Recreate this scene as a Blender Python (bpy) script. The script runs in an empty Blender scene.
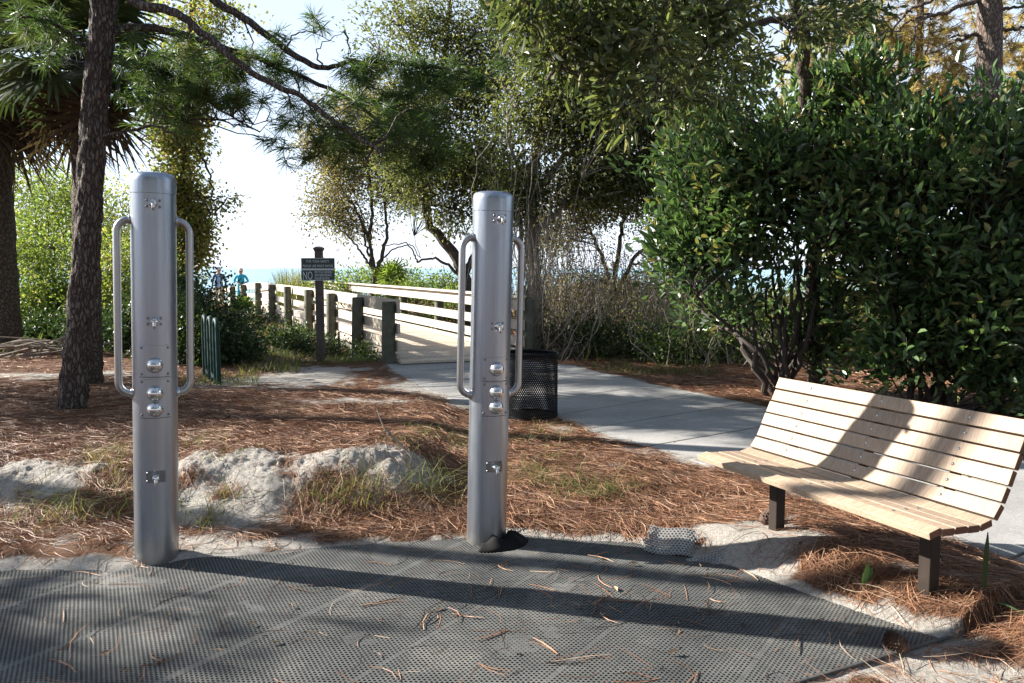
import bpy, bmesh, math, random
import numpy as np
from mathutils import Vector, Matrix

# ------------------------------------------------------------------ camera, light, exposure
sc = bpy.context.scene
COL = sc.collection
PI = math.pi
FPX, CX, CY, CAMH = 830.0, 512.0, 341.5, 1.5
PITCH = math.atan(73.5 / FPX)
cam = bpy.data.cameras.new("camera")
cam.sensor_width = 36.0
cam.lens = 36.0 * FPX / 1024.0
cam.clip_start = 0.05
cam.clip_end = 20000
camo = bpy.data.objects.new("camera", cam)
COL.objects.link(camo)
camo.location = (0, 0, CAMH)
camo.rotation_euler = (PI / 2 - PITCH, 0, 0)
sc.camera = camo

SUN_EL = math.radians(27.0)
SUN_DIR = np.array([-math.cos(math.radians(15.8)), math.sin(math.radians(15.8))])   # horizontal, towards the sun
world = bpy.data.worlds.new("World")
sc.world = world
world.use_nodes = True
wn = world.node_tree
bg = wn.nodes["Background"]
sky = wn.nodes.new("ShaderNodeTexSky")
sky.sky_type = 'NISHITA'
sky.sun_disc = False
sky.sun_elevation = SUN_EL
sky.sun_rotation = math.atan2(SUN_DIR[0], SUN_DIR[1])
sky.air_density = 1.0
sky.dust_density = 0.6
sky.ozone_density = 1.0
sky.altitude = 0
veil = wn.nodes.new("ShaderNodeMix"); veil.data_type = 'RGBA'
veil.inputs[7].default_value = (7.2, 8.2, 10.0, 1)          # thin bright haze low in the sky
_tc = wn.nodes.new("ShaderNodeTexCoord"); _sx = wn.nodes.new("ShaderNodeSeparateXYZ"); _mr = wn.nodes.new("ShaderNodeMapRange")
_mr.inputs[1].default_value = 0.05; _mr.inputs[2].default_value = 0.62; _mr.inputs[3].default_value = 0.72; _mr.inputs[4].default_value = 0.16
wn.links.new(_tc.outputs["Generated"], _sx.inputs[0]); wn.links.new(_sx.outputs[2], _mr.inputs[0]); wn.links.new(_mr.outputs[0], veil.inputs[0])
wn.links.new(sky.outputs[0], veil.inputs[6]); wn.links.new(veil.outputs[2], bg.inputs[0])
bg.inputs[1].default_value = 0.05
sun = bpy.data.lights.new("sun", 'SUN')
sun.energy = 5.0
sun.angle = math.radians(0.53)
sun.color = (1.0, 0.945, 0.86)
suno = bpy.data.objects.new("sun", sun)
COL.objects.link(suno)
sv = Vector((SUN_DIR[0] * math.cos(SUN_EL), SUN_DIR[1] * math.cos(SUN_EL), math.sin(SUN_EL)))
suno.rotation_euler = sv.to_track_quat('Z', 'Y').to_euler()
suno.location = (-20, 6, 14)
sc.view_settings.view_transform = 'Standard'
sc.view_settings.look = 'None'
sc.view_settings.gamma = 1.0
sc.view_settings.exposure = 1.88
sc.cycles.max_bounces = 6
sc.cycles.diffuse_bounces = 3
sc.cycles.glossy_bounces = 3
sc.cycles.transmission_bounces = 4
sc.cycles.transparent_max_bounces = 4

# ------------------------------------------------------------------ small helpers
_c, _s = math.cos(PITCH), math.sin(PITCH)
def at(u, v, Y):
    """world point on the line of sight of (u, v) at forward distance Y"""
    a = (u - CX) / FPX; b = (CY - v) / FPX
    D = np.array([a, _c + b * _s, -_s + b * _c]); t = Y / D[1]
    return np.array([0, 0, CAMH]) + t * D
def gr(u, v, z=0.0):
    a = (u - CX) / FPX; b = (CY - v) / FPX
    D = np.array([a, _c + b * _s, -_s + b * _c]); t = (z - CAMH) / D[2]
    return np.array([0, 0, CAMH]) + t * D
def nrm(a):
    a = np.asarray(a, float)
    return a / np.maximum(np.linalg.norm(a, axis=-1, keepdims=True), 1e-9)

def hash2(ix, iy, seed):
    n = (ix.astype(np.int64) * 374761393 + iy.astype(np.int64) * 668265263 + seed * 1442695041) & 0xFFFFFFFF
    n = ((n ^ (n >> 13)) * 1274126177) & 0xFFFFFFFF
    n = (n ^ (n >> 16)) & 0xFFFFFF
    return n / float(0xFFFFFF)
def vn(x, y, seed=0):
    x = np.asarray(x, float); y = np.asarray(y, float)
    ix = np.floor(x); iy = np.floor(y); fx = x - ix; fy = y - iy
    fx = fx * fx * (3 - 2 * fx); fy = fy * fy * (3 - 2 * fy)
    a = hash2(ix, iy, seed); b = hash2(ix + 1, iy, seed); c = hash2(ix, iy + 1, seed); d = hash2(ix + 1, iy + 1, seed)
    return (a * (1 - fx) + b * fx) * (1 - fy) + (c * (1 - fx) + d * fx) * fy - 0.5
def fbm(x, y, seed=0, o=4):
    t = 0; k = 1.0
    for i in range(o):
        t = t + vn(x / k, y / k, seed + i) * k; k *= 0.5
    return t
def sst(a, b, x):
    t = np.clip((np.asarray(x, float) - a) / (b - a), 0, 1)
    return t * t * (3 - 2 * t)

class MB:
    """collects geometry as numpy arrays and links it as ONE mesh object"""
    def __init__(s): s.V = []; s.F3 = []; s.F4 = []; s.T3 = []; s.T4 = []; s.n = 0; s.M3 = []; s.M4 = []
    def add(s, V, F, tint=None, mi=0):
        V = np.asarray(V, float).reshape(-1, 3); F = np.asarray(F, np.int64)
        if tint is None: tint = np.zeros(len(F))
        tint = np.broadcast_to(np.asarray(tint, float), (len(F),))
        (s.F3 if F.shape[1] == 3 else s.F4).append(F + s.n)
        (s.T3 if F.shape[1] == 3 else s.T4).append(tint)
        (s.M3 if F.shape[1] == 3 else s.M4).append(np.full(len(F), mi))
        s.V.append(V); s.n += len(V)
    def mesh(s, name, mats, smooth=False):
        me = bpy.data.meshes.new(name)
        V = np.concatenate(s.V)
        f3 = np.concatenate(s.F3) if s.F3 else np.zeros((0, 3), np.int64)
        f4 = np.concatenate(s.F4) if s.F4 else np.zeros((0, 4), np.int64)
        me.vertices.add(len(V)); me.vertices.foreach_set("co", V.astype(np.float32).ravel())
        nl = f3.size + f4.size; npoly = len(f3) + len(f4)
        me.loops.add(nl); me.loops.foreach_set("vertex_index", np.concatenate([f3.ravel(), f4.ravel()]).astype(np.int32))
        me.polygons.add(npoly)
        ls = np.concatenate([np.arange(len(f3)) * 3, len(f3) * 3 + np.arange(len(f4)) * 4]).astype(np.int32)
        me.polygons.foreach_set("loop_start", ls)
        mi = np.concatenate((s.M3 if s.M3 else []) + (s.M4 if s.M4 else [])).astype(np.int32)
        if not isinstance(mats, (list, tuple)): mats = [mats]
        for m in mats: me.materials.append(m)
        me.polygons.foreach_set("material_index", mi)
        me.polygons.foreach_set("use_smooth", np.full(npoly, bool(smooth)))
        at_ = me.attributes.new("tint", 'FLOAT', 'FACE')
        at_.data.foreach_set("value", np.concatenate((s.T3 if s.T3 else []) + (s.T4 if s.T4 else [])).astype(np.float32))
        me.update(calc_edges=True); me.validate()
        if smooth and npoly < 60000: me.set_sharp_from_angle(angle=math.radians(42))
        return me
    def build(s, name, mats, parent=None, smooth=False, local=True):
        if local and parent is not None:
            L = np.zeros(3); q = parent
            while q is not None: L = L + np.array(q.location); q = q.parent
            if np.any(L): s.V = [v - L for v in s.V]
        o = bpy.data.objects.new(name, s.mesh(name, mats, smooth))
        COL.objects.link(o)
        if parent is not None: o.parent = parent
        return o

def tag(o, label=None, cat=None, group=None, kind=None):
    if label: o["label"] = label
    if cat: o["category"] = cat
    if group: o["group"] = group
    if kind: o["kind"] = kind
    return o
def empty(name, loc, label, cat, group=None):
    o = bpy.data.objects.new(name, None); COL.objects.link(o); o.empty_display_size = 0.1
    o.location = tuple(float(v) for v in loc)
    return tag(o, label, cat, group)

def tube(mb, pts, rad, sides=8, cap=True, tint=0.0, mi=0, wob=None):
    pts = np.asarray(pts, float); n = len(pts)
    rad = np.broadcast_to(np.asarray(rad, float), (n,))
    T = np.gradient(pts, axis=0); T = nrm(T)
    ref = np.array([0.13, 0.31, 0.94]) if abs(T[0][2]) < 0.8 else np.array([0.94, 0.21, 0.1])
    U = np.zeros_like(T); W = np.zeros_like(T); u = ref
    for i in range(n):
        u = u - T[i] * np.dot(u, T[i]); u = u / max(np.linalg.norm(u), 1e-9); U[i] = u; W[i] = np.cross(T[i], u)
    a = np.arange(sides) * 2 * PI / sides
    R = rad[:, None] * np.ones((1, sides))
    if wob is not None: R = R * wob(np.linspace(0, 1, n)[:, None], a[None, :])
    V = pts[:, None, :] + R[:, :, None] * (np.cos(a)[None, :, None] * U[:, None, :] + np.sin(a)[None, :, None] * W[:, None, :])
    i = np.arange(n - 1)[:, None]; j = np.arange(sides)[None, :]; k = (j + 1) % sides
    F = np.stack([i * sides + j, i * sides + k, (i + 1) * sides + k, (i + 1) * sides + j], -1).reshape(-1, 4)
    V = V.reshape(-1, 3)
    mb.add(V, F, tint, mi)
    if cap:
        for e, rev in ((0, True), (n - 1, False)):
            ring = V[e * sides:(e + 1) * sides]; c = ring.mean(0)
            f = np.stack([np.full(sides, sides), np.arange(sides), (np.arange(sides) + 1) % sides], -1)
            if rev: f = f[:, ::-1]
            mb.add(np.vstack([ring, c]), f, tint, mi)
def smooth_path(P, n):
    """Catmull-Rom through the points"""
    P = np.asarray(P, float)
    if len(P) == 2: return P[0] + (P[1] - P[0]) * np.linspace(0, 1, n)[:, None]
    Q = np.vstack([2 * P[0] - P[1], P, 2 * P[-1] - P[-2]])
    t = np.linspace(0, len(P) - 1 - 1e-6, n); i = t.astype(int); f = (t - i)[:, None]
    p0, p1, p2, p3 = Q[i], Q[i + 1], Q[i + 2], Q[i + 3]
    return 0.5 * (2 * p1 + (p2 - p0) * f + (2 * p0 - 5 * p1 + 4 * p2 - p3) * f ** 2 + (3 * p1 - p0 - 3 * p2 + p3) * f ** 3)
def box(mb, c, size, ax=None, bev=0.0, tint=0.0, mi=0):
    """box centred at c, axes ax (rows x,y,z), bevelled edges"""
    bm = bmesh.new(); bmesh.ops.create_cube(bm, size=1.0)
    for v in bm.verts: v.co = Vector((v.co.x * size[0], v.co.y * size[1], v.co.z * size[2]))
    if bev > 0: bmesh.ops.bevel(bm, geom=bm.edges[:], offset=bev, segments=2, affect='EDGES', profile=0.6)
    addbm(mb, bm, c, ax, tint, mi)
def addbm(mb, bm, c=(0, 0, 0), ax=None, tint=0.0, mi=0):
    V = np.array([v.co[:] for v in bm.verts]); bm.verts.index_update()
    if ax is not None: V = V @ np.asarray(ax, float)
    V = V + np.asarray(c, float)
    f3 = [[v.index for v in f.verts] for f in bm.faces if len(f.verts) == 3]
    f4 = [[v.index for v in f.verts] for f in bm.faces if len(f.verts) == 4]
    for f in bm.faces:
        if len(f.verts) > 4:
            ids = [v.index for v in f.verts]
            f3 += [[ids[0], ids[q], ids[q + 1]] for q in range(1, len(ids) - 1)]
    base = mb.n
    if f4: mb.add(V, f4, tint, mi); 
    if f3:
        if f4: mb.F3.append(np.array(f3) + base); mb.T3.append(np.full(len(f3), tint)); mb.M3.append(np.full(len(f3), mi))
        else: mb.add(V, f3, tint, mi)
    bm.free()
def lathe(mb, c, prof, n=32, ax=None, tint=0.0, mi=0):
    """profile [(r, h)] turned round the third axis of ax"""
    A = np.eye(3) if ax is None else np.asarray(ax, float)
    pr = np.asarray(prof, float); a = np.arange(n) * 2 * PI / n
    V = (pr[:, 0, None, None] * (np.cos(a)[None, :, None] * A[0] + np.sin(a)[None, :, None] * A[1]) + pr[:, 1, None, None] * A[2]) + np.asarray(c, float)
    m = len(pr); i = np.arange(m - 1)[:, None]; j = np.arange(n)[None, :]; k = (j + 1) % n
    F = np.stack([i * n + j, i * n + k, (i + 1) * n + k, (i + 1) * n + j], -1).reshape(-1, 4)
    mb.add(V.reshape(-1, 3), F, tint, mi)

# ------------------------------------------------------------------ materials
def newmat(name):
    m = bpy.data.materials.new(name); m.use_nodes = True
    nt = m.node_tree; p = nt.nodes["Principled BSDF"]
    return m, nt, p
def N(nt, t, **kw):
    n = nt.nodes.new(t)
    for k, v in kw.items():
        if k.startswith('i_'):
            key = k[2:]
            n.inputs[int(key) if key.isdigit() else key.replace('_', ' ')].default_value = v
        else: setattr(n, k, v)
    return n
def ramp(nt, fac, stops):
    r = nt.nodes.new("ShaderNodeValToRGB"); e = r.color_ramp.elements
    while len(e) < len(stops): e.new(0.5)
    for q, (p, c) in zip(e, stops): q.position = p; q.color = (*c, 1)
    nt.links.new(fac, r.inputs[0]); return r.outputs[0]
def mixc(nt, fac, a, b, mode='MIX'):
    m = nt.nodes.new("ShaderNodeMix"); m.data_type = 'RGBA'; m.blend_type = mode
    if isinstance(fac, (int, float)): m.inputs[0].default_value = fac
    else: nt.links.new(fac, m.inputs[0])
    for s, x in ((6, a), (7, b)):
        if isinstance(x, tuple): m.inputs[s].default_value = (*x, 1)
        else: nt.links.new(x, m.inputs[s])
    return m.outputs[2]
def noise(nt, scale, detail=4, rough=0.6, vec=None, stretch=None):
    n = N(nt, "ShaderNodeTexNoise"); n.inputs["Scale"].default_value = scale
    n.inputs["Detail"].default_value = detail; n.inputs["Roughness"].default_value = rough
    tc = N(nt, "ShaderNodeTexCoord"); src = tc.outputs["Object"]
    if stretch:
        mp = N(nt, "ShaderNodeMapping"); mp.inputs["Scale"].default_value = stretch
        nt.links.new(src, mp.inputs[0]); src = mp.outputs[0]
    nt.links.new(src, n.inputs["Vector"]); return n.outputs["Fac"]
def bump(nt, p, h, strength=0.3, dist=0.01):
    b = N(nt, "ShaderNodeBump"); b.inputs["Strength"].default_value = strength; b.inputs["Distance"].default_value = dist
    nt.links.new(h, b.inputs["Height"]); nt.links.new(b.outputs[0], p.inputs["Normal"])
def leafmat(name, stops, rough=0.45, trans=0.35, spec=0.4):
    m, nt, p = newmat(name)
    a = N(nt, "ShaderNodeAttribute", attribute_name="tint")
    col = ramp(nt, a.outputs["Fac"], stops)
    nt.links.new(col, p.inputs["Base Color"]); p.inputs["Roughness"].default_value = rough
    p.inputs["Specular IOR Level"].default_value = spec
    if trans > 0:
        t = N(nt, "ShaderNodeBsdfTranslucent")
        c2 = mixc(nt, 1.0, col, (1.35, 1.4, 0.75), 'MULTIPLY'); nt.links.new(c2, t.inputs[0])
        mx = N(nt, "ShaderNodeMixShader"); mx.inputs[0].default_value = trans
        nt.links.new(p.outputs[0], mx.inputs[1]); nt.links.new(t.outputs[0], mx.inputs[2])
        nt.links.new(mx.outputs[0], nt.nodes["Material Output"].inputs[0])
    return m
def plain(name, col, rough=0.6, metal=0.0, spec=0.5, var=0.0, scale=8, bmp=0.0):
    m, nt, p = newmat(name)
    p.inputs["Roughness"].default_value = rough; p.inputs["Metallic"].default_value = metal
    p.inputs["Specular IOR Level"].default_value = spec
    f = noise(nt, scale, 5)
    d = tuple(max(0, c * (1 - var)) for c in col); l = tuple(c * (1 + var) for c in col)
    nt.links.new(ramp(nt, f, [(0.3, d), (0.7, l)]), p.inputs["Base Color"])
    if bmp > 0: bump(nt, p, noise(nt, scale * 6, 4), bmp, 0.004)
    return m
def barkmat(name, dark, light, scale=14, zs=0.18, strength=0.9, dist=0.02):
    m, nt, p = newmat(name)
    tc = N(nt, "ShaderNodeTexCoord"); mp = N(nt, "ShaderNodeMapping"); mp.inputs["Scale"].default_value = (1, 1, zs)
    nt.links.new(tc.outputs["Object"], mp.inputs[0])
    wob = N(nt, "ShaderNodeTexNoise"); wob.inputs["Scale"].default_value = scale * 0.8; nt.links.new(mp.outputs[0], wob.inputs["Vector"])
    ad = N(nt, "ShaderNodeVectorMath", operation='MULTIPLY_ADD'); ad.inputs[1].default_value = (0.06, 0.06, 0.06)
    nt.links.new(wob.outputs["Color"], ad.inputs[0]); nt.links.new(mp.outputs[0], ad.inputs[2])
    v = N(nt, "ShaderNodeTexVoronoi", feature='DISTANCE_TO_EDGE'); v.inputs["Scale"].default_value = scale
    nt.links.new(ad.outputs[0], v.inputs["Vector"])
    fine = noise(nt, scale * 5, 6, 0.7, stretch=(1, 1, 0.4))
    e = ramp(nt, v.outputs["Distance"], [(0.0, (0, 0, 0)), (0.22, (1, 1, 1))])
    c1 = ramp(nt, fine, [(0.25, tuple(0.55 * a + 0.45 * b for a, b in zip(dark, light))), (0.75, light)])
    nt.links.new(mixc(nt, e, dark, c1), p.inputs["Base Color"])
    p.inputs["Roughness"].default_value = 0.9; p.inputs["Specular IOR Level"].default_value = 0.2
    h = mixc(nt, 0.3, e, ramp(nt, fine, [(0, (0, 0, 0)), (1, (1, 1, 1))]))
    bump(nt, p, h, strength, dist)
    return m
# ------------------------------------------------------------------ terrain
_mtx = np.array([-9, -3.2, -2.48, -1.95, -1.7, -1.12, -0.39, 0.04, 0.65, 1.1, 1.31, 1.55, 1.74, 2.2])
_mty = np.array([3.95, 3.98, 4.02, 4.02, 4.16, 4.33, 4.50, 4.58, 4.44, 4.08, 3.80, 3.49, 3.25, 2.9])
def matdist(x, y):
    """distance inside the mat's outline (negative outside)"""
    top = np.interp(x, _mtx, _mty) + 0.05 * vn(x * 5, y * 0 + 3.3, 5) + 0.02 * vn(x * 19, y * 9, 6)
    front = (y - 3.25) * 0.894 + (1.74 - x) * 0.447
    return np.minimum(np.minimum(top - y, front), (x + 4.6))
_PL = np.array([[-2.0, 12.9], [-1.55, 11.4], [-0.95, 9.8], [-0.35, 8.75], [0.42, 8.1], [0.80, 7.24], [1.42, 6.2], [2.05, 5.0], [2.6, 3.9], [3.3, 2.2], [4.0, 0.0], [4.6, -3.0]])
_PR = np.array([[-0.1, 13.4], [0.85, 12.5], [1.3, 11.5], [1.75, 10.5], [2.2, 9.65], [2.72, 8.65], [3.3, 7.5], [3.85, 6.3], [4.35, 5.1], [5.1, 3.2], [5.9, 0.7], [6.7, -2.4]])
_SL = smooth_path(_PL, 80); _SR = smooth_path(_PR, 80)
def _edge_x(S, y): return np.interp(-np.asarray(y, float), -S[:, 1], S[:, 0])
def pathdist(x, y):
    """roughly the distance inside the path (negative outside)"""
    l = (x - _edge_x(_SL, y)) * 0.86; r = (_edge_x(_SR, y) - x) * 0.86
    return np.minimum(np.minimum(l, r), np.minimum((13.0 - y), y + 2.9))
def hfun(x, y):
    x = np.asarray(x, float); y = np.asarray(y, float)
    h = 0.02 + 0.05 * fbm(x / 2.3, y / 2.3, 11, 3) + 0.018 * fbm(x * 2.2, y * 2.2, 21, 3)
    h = h + 0.007 * fbm(x * 12, y * 12, 31, 3)
    # sand bank behind the mat
    y0 = 4.66 + 0.10 * np.sin(x * 1.7 + 1) + 0.20 * vn(x * 2.2, x * 0 + 1.5, 41) - 0.12 * sst(-2.0, -3.2, x)
    s = sst(0, 0.62, y - y0 + 0.16 * vn(x * 4, y * 4, 42))
    A = (0.20 + 0.04 * np.exp(-((x + 1.55) / 0.55) ** 2) + 0.085 * np.exp(-((x + 0.86) / 0.36) ** 2)) * (1 - sst(-0.78, -0.30, x))
    lump = (0.05 * vn(x * 3.5, y * 3.5, 43) + 0.045 * vn(x * 9, y * 9, 44) + 0.03 * np.abs(vn(x * 17, y * 17, 45)) + 0.028 * np.abs(vn(x * 29, y * 29, 46)) + 0.016 * vn(x * 50, y * 50, 47)) * s * (1 - sst(6.0, 7.0, y))
    back = 1 - 0.72 * sst(5.35, 6.9, y)
    h = h + (A * s * back + lump * (0.4 + A * 2.2)) * (1 - sst(9, 12, y))
    # mound beside the bench leg
    h = h + 0.095 * np.exp(-(((x - 1.06) / 0.40) ** 2 + ((y - 4.36) / 0.30) ** 2)) + 0.06 * np.exp(-(((x - 1.45) / 0.28) ** 2 + ((y - 3.95) / 0.3) ** 2))
    h = h + 0.10 * sst(1.2, 1.75, x) * sst(2.6, 3.2, y) * (1 - sst(5.2, 6.2, y))
    h = h + 0.05 * np.exp(-((x - 0.55) / 0.8) ** 2 - ((y - 5.6) / 0.8) ** 2)
    for fp in ((-1.872, 4.19), (-0.142, 4.485)): h = h * (1 - np.exp(-((x - fp[0]) ** 2 + (y - fp[1]) ** 2) / .10))
    m = matdist(x, y)
    h = np.where(m > -0.5, h * sst(0.0, 0.45, -m) + 0.016 * sst(-0.01, 0.07, -m) * (1 - sst(0.1, 0.5, -m)) - 0.024 * sst(-0.01, 0.05, m), h)
    fr = sst(0.3, 0.0, (y - 3.25) * 0.894 + (1.74 - x) * 0.447 + 0.3) * sst(3.6, 3.2, y)
    h = np.where(((y - 3.25) * 0.894 + (1.74 - x) * 0.447) < 0, np.minimum(h, -0.012 + 0.006 * fbm(x * 9, y * 9, 77, 3) + 0.10 * sst(1.8, 2.3, x)), h)
    p = pathdist(x, y)
    w = sst(-0.6, -0.02, p)
    h = h * (1 - w) + 0.028 * w - 0.05 * sst(0.03, 0.14, p) + 0.02 * w * vn(x * 9, y * 9, 51) * (1 - sst(0.03, 0.14, p))
    # beach and sea bed beyond the dunes
    h = h + 0.9 * np.exp(-((y - 33) / 6.0) ** 2) * (0.6 + vn(x / 5, y / 5, 61)) * 0.5
    h = h - 3.2 * sst(38, 75, y) - 5 * sst(75, 300, y)
    bw = np.abs(x - np.interp(y, [12, 20, 28.6, 34, 40, 60], [-.9, -3.9, -7.6, -10.3, -14.0, -27]))
    h = h - sst(2.6, 1.4, bw) * sst(13.2, 14, y) * (np.maximum(h, -0.12) + 0.12 + .9 * sst(29, 40, y))
    return h
def gh(u, v):
    """where the line of sight of (u, v) meets the terrain"""
    ys = np.concatenate([np.arange(2.2, 9, .02), np.arange(9, 45, .1)]); a = (u - CX) / FPX; q = (CY - v) / FPX
    D = np.array([a, _c + q * _s, -_s + q * _c]); t = ys / D[1]; X = D[0] * t; Z = CAMH + D[2] * t
    k = int(np.argmax(hfun(X, ys) >= Z)); return np.array([X[k], ys[k], Z[k]])
def _axis(lo, hi, step, far_lo, far_hi, g=1.16):
    a = list(np.arange(lo, hi, step)); s = step
    while a[-1] < far_hi: s *= g; a.append(a[-1] + s)
    b = []; s = step; q = lo
    while q > far_lo: s *= g; q -= s; b.append(q)
    return np.array(b[::-1] + a)
gx = _axis(-4.0, 2.4, 0.0155, -9000, 9000, 1.13)
gy = _axis(2.6, 6.2, 0.0155, -400, 9000, 1.055)
GX, GY = np.meshgrid(gx, gy)
GZ = hfun(GX, GY)

# sandy patches on the straw-covered ground: (u, v, half width, half height) seen from the path
_SAND = [(70, 568, 120, 9, 1.0), (310, 548, 170, 8, 0.8), (30, 476, 80, 15, .95), (255, 505, 36, 26, .95), (240, 464, 60, 15, .95), (320, 456, 60, 10, .8), (395, 458, 60, 20, 1.0), (200, 462, 34, 12, .8), (340, 455, 40, 8, .6), (195, 500, 20, 20, .6),
         (300, 378, 80, 11, .95), (60, 376, 110, 4, .95), (220, 387, 110, 5, .8), (330, 370, 50, 6, .8), (350, 401, 65, 5, .9), (420, 388, 40, 16, .85), (470, 405, 30, 8, .8), (745, 540, 62, 26, 1.0),
         (770, 572, 34, 13, .95), (700, 548, 34, 12, .7), (850, 628, 40, 7, .4), (930, 676, 80, 14, .9), (560, 428, 26, 8, .8), (640, 452, 40, 6, .8), (990, 578, 50, 8, .7), (900, 565, 30, 6, .3), (620, 545, 70, 10, .5)]
def strawmask(x, y):
    m = np.ones_like(x, float)
    for (u, v, ru, rv, k) in _SAND:
        c = gh(u, v); d = c[1]; rx = ru * d / FPX; ry = rv * d * d / (FPX * CAMH) * (.75 if u < 470 and 440 < v < 535 else 1)
        q = ((x - c[0]) / rx) ** 2 + ((y - c[1]) / ry) ** 2
        m = np.minimum(m, 1 - k * np.exp(-q * 0.9))
    p = pathdist(x, y)
    m = np.minimum(m, 1 - 0.8 * np.exp(-(np.maximum(-p, 0) / 0.16) ** 2) * (0.7 + vn(x * 1.7, y * 1.7, 72)))
    md = matdist(x, y)
    m = np.minimum(m, 1 - 0.75 * np.exp(-(np.maximum(-md, 0) / 0.12) ** 2))
    m = m + 0.55 * fbm(x * 1.6, y * 1.6, 71, 3) + 0.55 * fbm(x * 7, y * 7, 74, 3) - .03
    m = np.where(y > 24, m - 0.6 * sst(24, 34, y), m)
    return np.clip(m, 0, 1)

def ground_material():
    m, nt, p = newmat("ground_material")
    a = N(nt, "ShaderNodeAttribute", attribute_name="straw")
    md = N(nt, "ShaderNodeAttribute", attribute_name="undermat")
    n1 = noise(nt, 9, 8, 0.7); n2 = noise(nt, 45, 6, 0.75); n3 = noise(nt, 260, 3, 0.6)
    sand = ramp(nt, n2, [(0.26, (0.17, 0.15, 0.13)), (0.45, (0.37, 0.345, 0.31)), (0.75, (0.53, 0.50, 0.455))])
    speck = ramp(nt, n3, [(0.30, (0.42, 0.39, 0.36)), (0.5, (1, 1, 1))])
    sand = mixc(nt, 1.0, sand, speck, 'MULTIPLY')
    straw = ramp(nt, n2, [(0.3, (0.035, 0.017, 0.010)), (0.52, (0.125, 0.055, 0.028)), (0.75, (0.25, 0.125, 0.06))])
    straw = mixc(nt, ramp(nt, n1, [(0.45, (0, 0, 0)), (0.7, (1, 1, 1))]), straw, (0.16, 0.105, 0.07))
    ad = N(nt, "ShaderNodeMath", operation='ADD'); nt.links.new(a.outputs["Fac"], ad.inputs[0])
    sc_ = N(nt, "ShaderNodeMath", operation='MULTIPLY_ADD'); sc_.inputs[1].default_value = 0.9; sc_.inputs[2].default_value = -0.45
    nt.links.new(n1, sc_.inputs[0]); nt.links.new(sc_.outputs[0], ad.inputs[1])
    f = ramp(nt, ad.outputs[0], [(0.32, (0, 0, 0)), (0.60, (1, 1, 1))])
    col = mixc(nt, f, sand, straw)
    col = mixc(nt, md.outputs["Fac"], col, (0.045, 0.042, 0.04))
    nt.links.new(col, p.inputs["Base Color"]); p.inputs["Roughness"].default_value = 0.95; p.inputs["Specular IOR Level"].default_value = 0.15
    bump(nt, p, mixc(nt, 0.5, ramp(nt, n2, [(0, (0, 0, 0)), (1, (1, 1, 1))]), ramp(nt, n3, [(0, (0, 0, 0)), (1, (1, 1, 1))])), 1.0, 0.022)
    return m
def sheet(name, X, Y, Z, mat, attrs=None, smooth=True):
    ny, nx = X.shape
    V = np.stack([X, Y, Z], -1).reshape(-1, 3)
    i = np.arange(ny - 1)[:, None]; j = np.arange(nx - 1)[None, :]
    F = np.stack([i * nx + j, i * nx + j + 1, (i + 1) * nx + j + 1, (i + 1) * nx + j], -1).reshape(-1, 4)
    mb = MB(); mb.add(V, F); o = mb.build(name, mat, smooth=smooth)
    for k, v in (attrs or {}).items():
        a = o.data.attributes.new(k, 'FLOAT', 'POINT'); a.data.foreach_set("value", v.astype(np.float32).ravel())
    return o
STRAW = strawmask(GX, GY)
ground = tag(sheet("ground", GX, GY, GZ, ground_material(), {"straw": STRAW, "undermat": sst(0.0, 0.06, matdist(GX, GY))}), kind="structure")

def sea_material():
    m, nt, p = newmat("sea_water")
    p.inputs["Base Color"].default_value = (0.20, 0.34, 0.43, 1); p.inputs["Roughness"].default_value = 0.35
    bump(nt, p, noise(nt, 0.4, 5, 0.6, stretch=(0.3, 1, 1)), 0.5, 0.3)
    return m
xs = np.array([-9000, -400, -60, 0, 60, 400, 9000.]); ys = np.array([62, 80, 140, 400, 2000, 9000.])
X, Y = np.meshgrid(xs, ys)
tag(sheet("sea", X, Y, np.full_like(X, -2.0), sea_material(), smooth=False), kind="structure")

# ------------------------------------------------------------------ concrete path in slabs
def concrete_material():
    m, nt, p = newmat("path_concrete")
    n1 = noise(nt, 1.3, 6, 0.6); n2 = noise(nt, 70, 5, 0.7); n3 = noise(nt, 5, 6, .7)
    c = ramp(nt, n1, [(0.3, (0.235, 0.23, 0.22)), (0.7, (0.36, 0.35, 0.335))])
    c = mixc(nt, 1.0, c, ramp(nt, n2, [(0.3, (0.72, 0.72, 0.72)), (0.65, (1.05, 1.05, 1.05))]), 'MULTIPLY')
    c = mixc(nt, ramp(nt, n3, [(0.60, (0, 0, 0)), (0.70, (.55, .55, .55))]), c, (0.46, 0.43, 0.385))
    nt.links.new(c, p.inputs["Base Color"]); p.inputs["Roughness"].default_value = 0.85; p.inputs["Specular IOR Level"].default_value = 0.3
    bump(nt, p, n2, 0.35, 0.003)
    return m
CONC = concrete_material()
mb = MB()
ts = np.linspace(0, 1, 15)
def _ev(S, t): return np.array([np.interp(t, np.linspace(0, 1, len(S)), S[:, k]) for k in (0, 1)]).T
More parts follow.
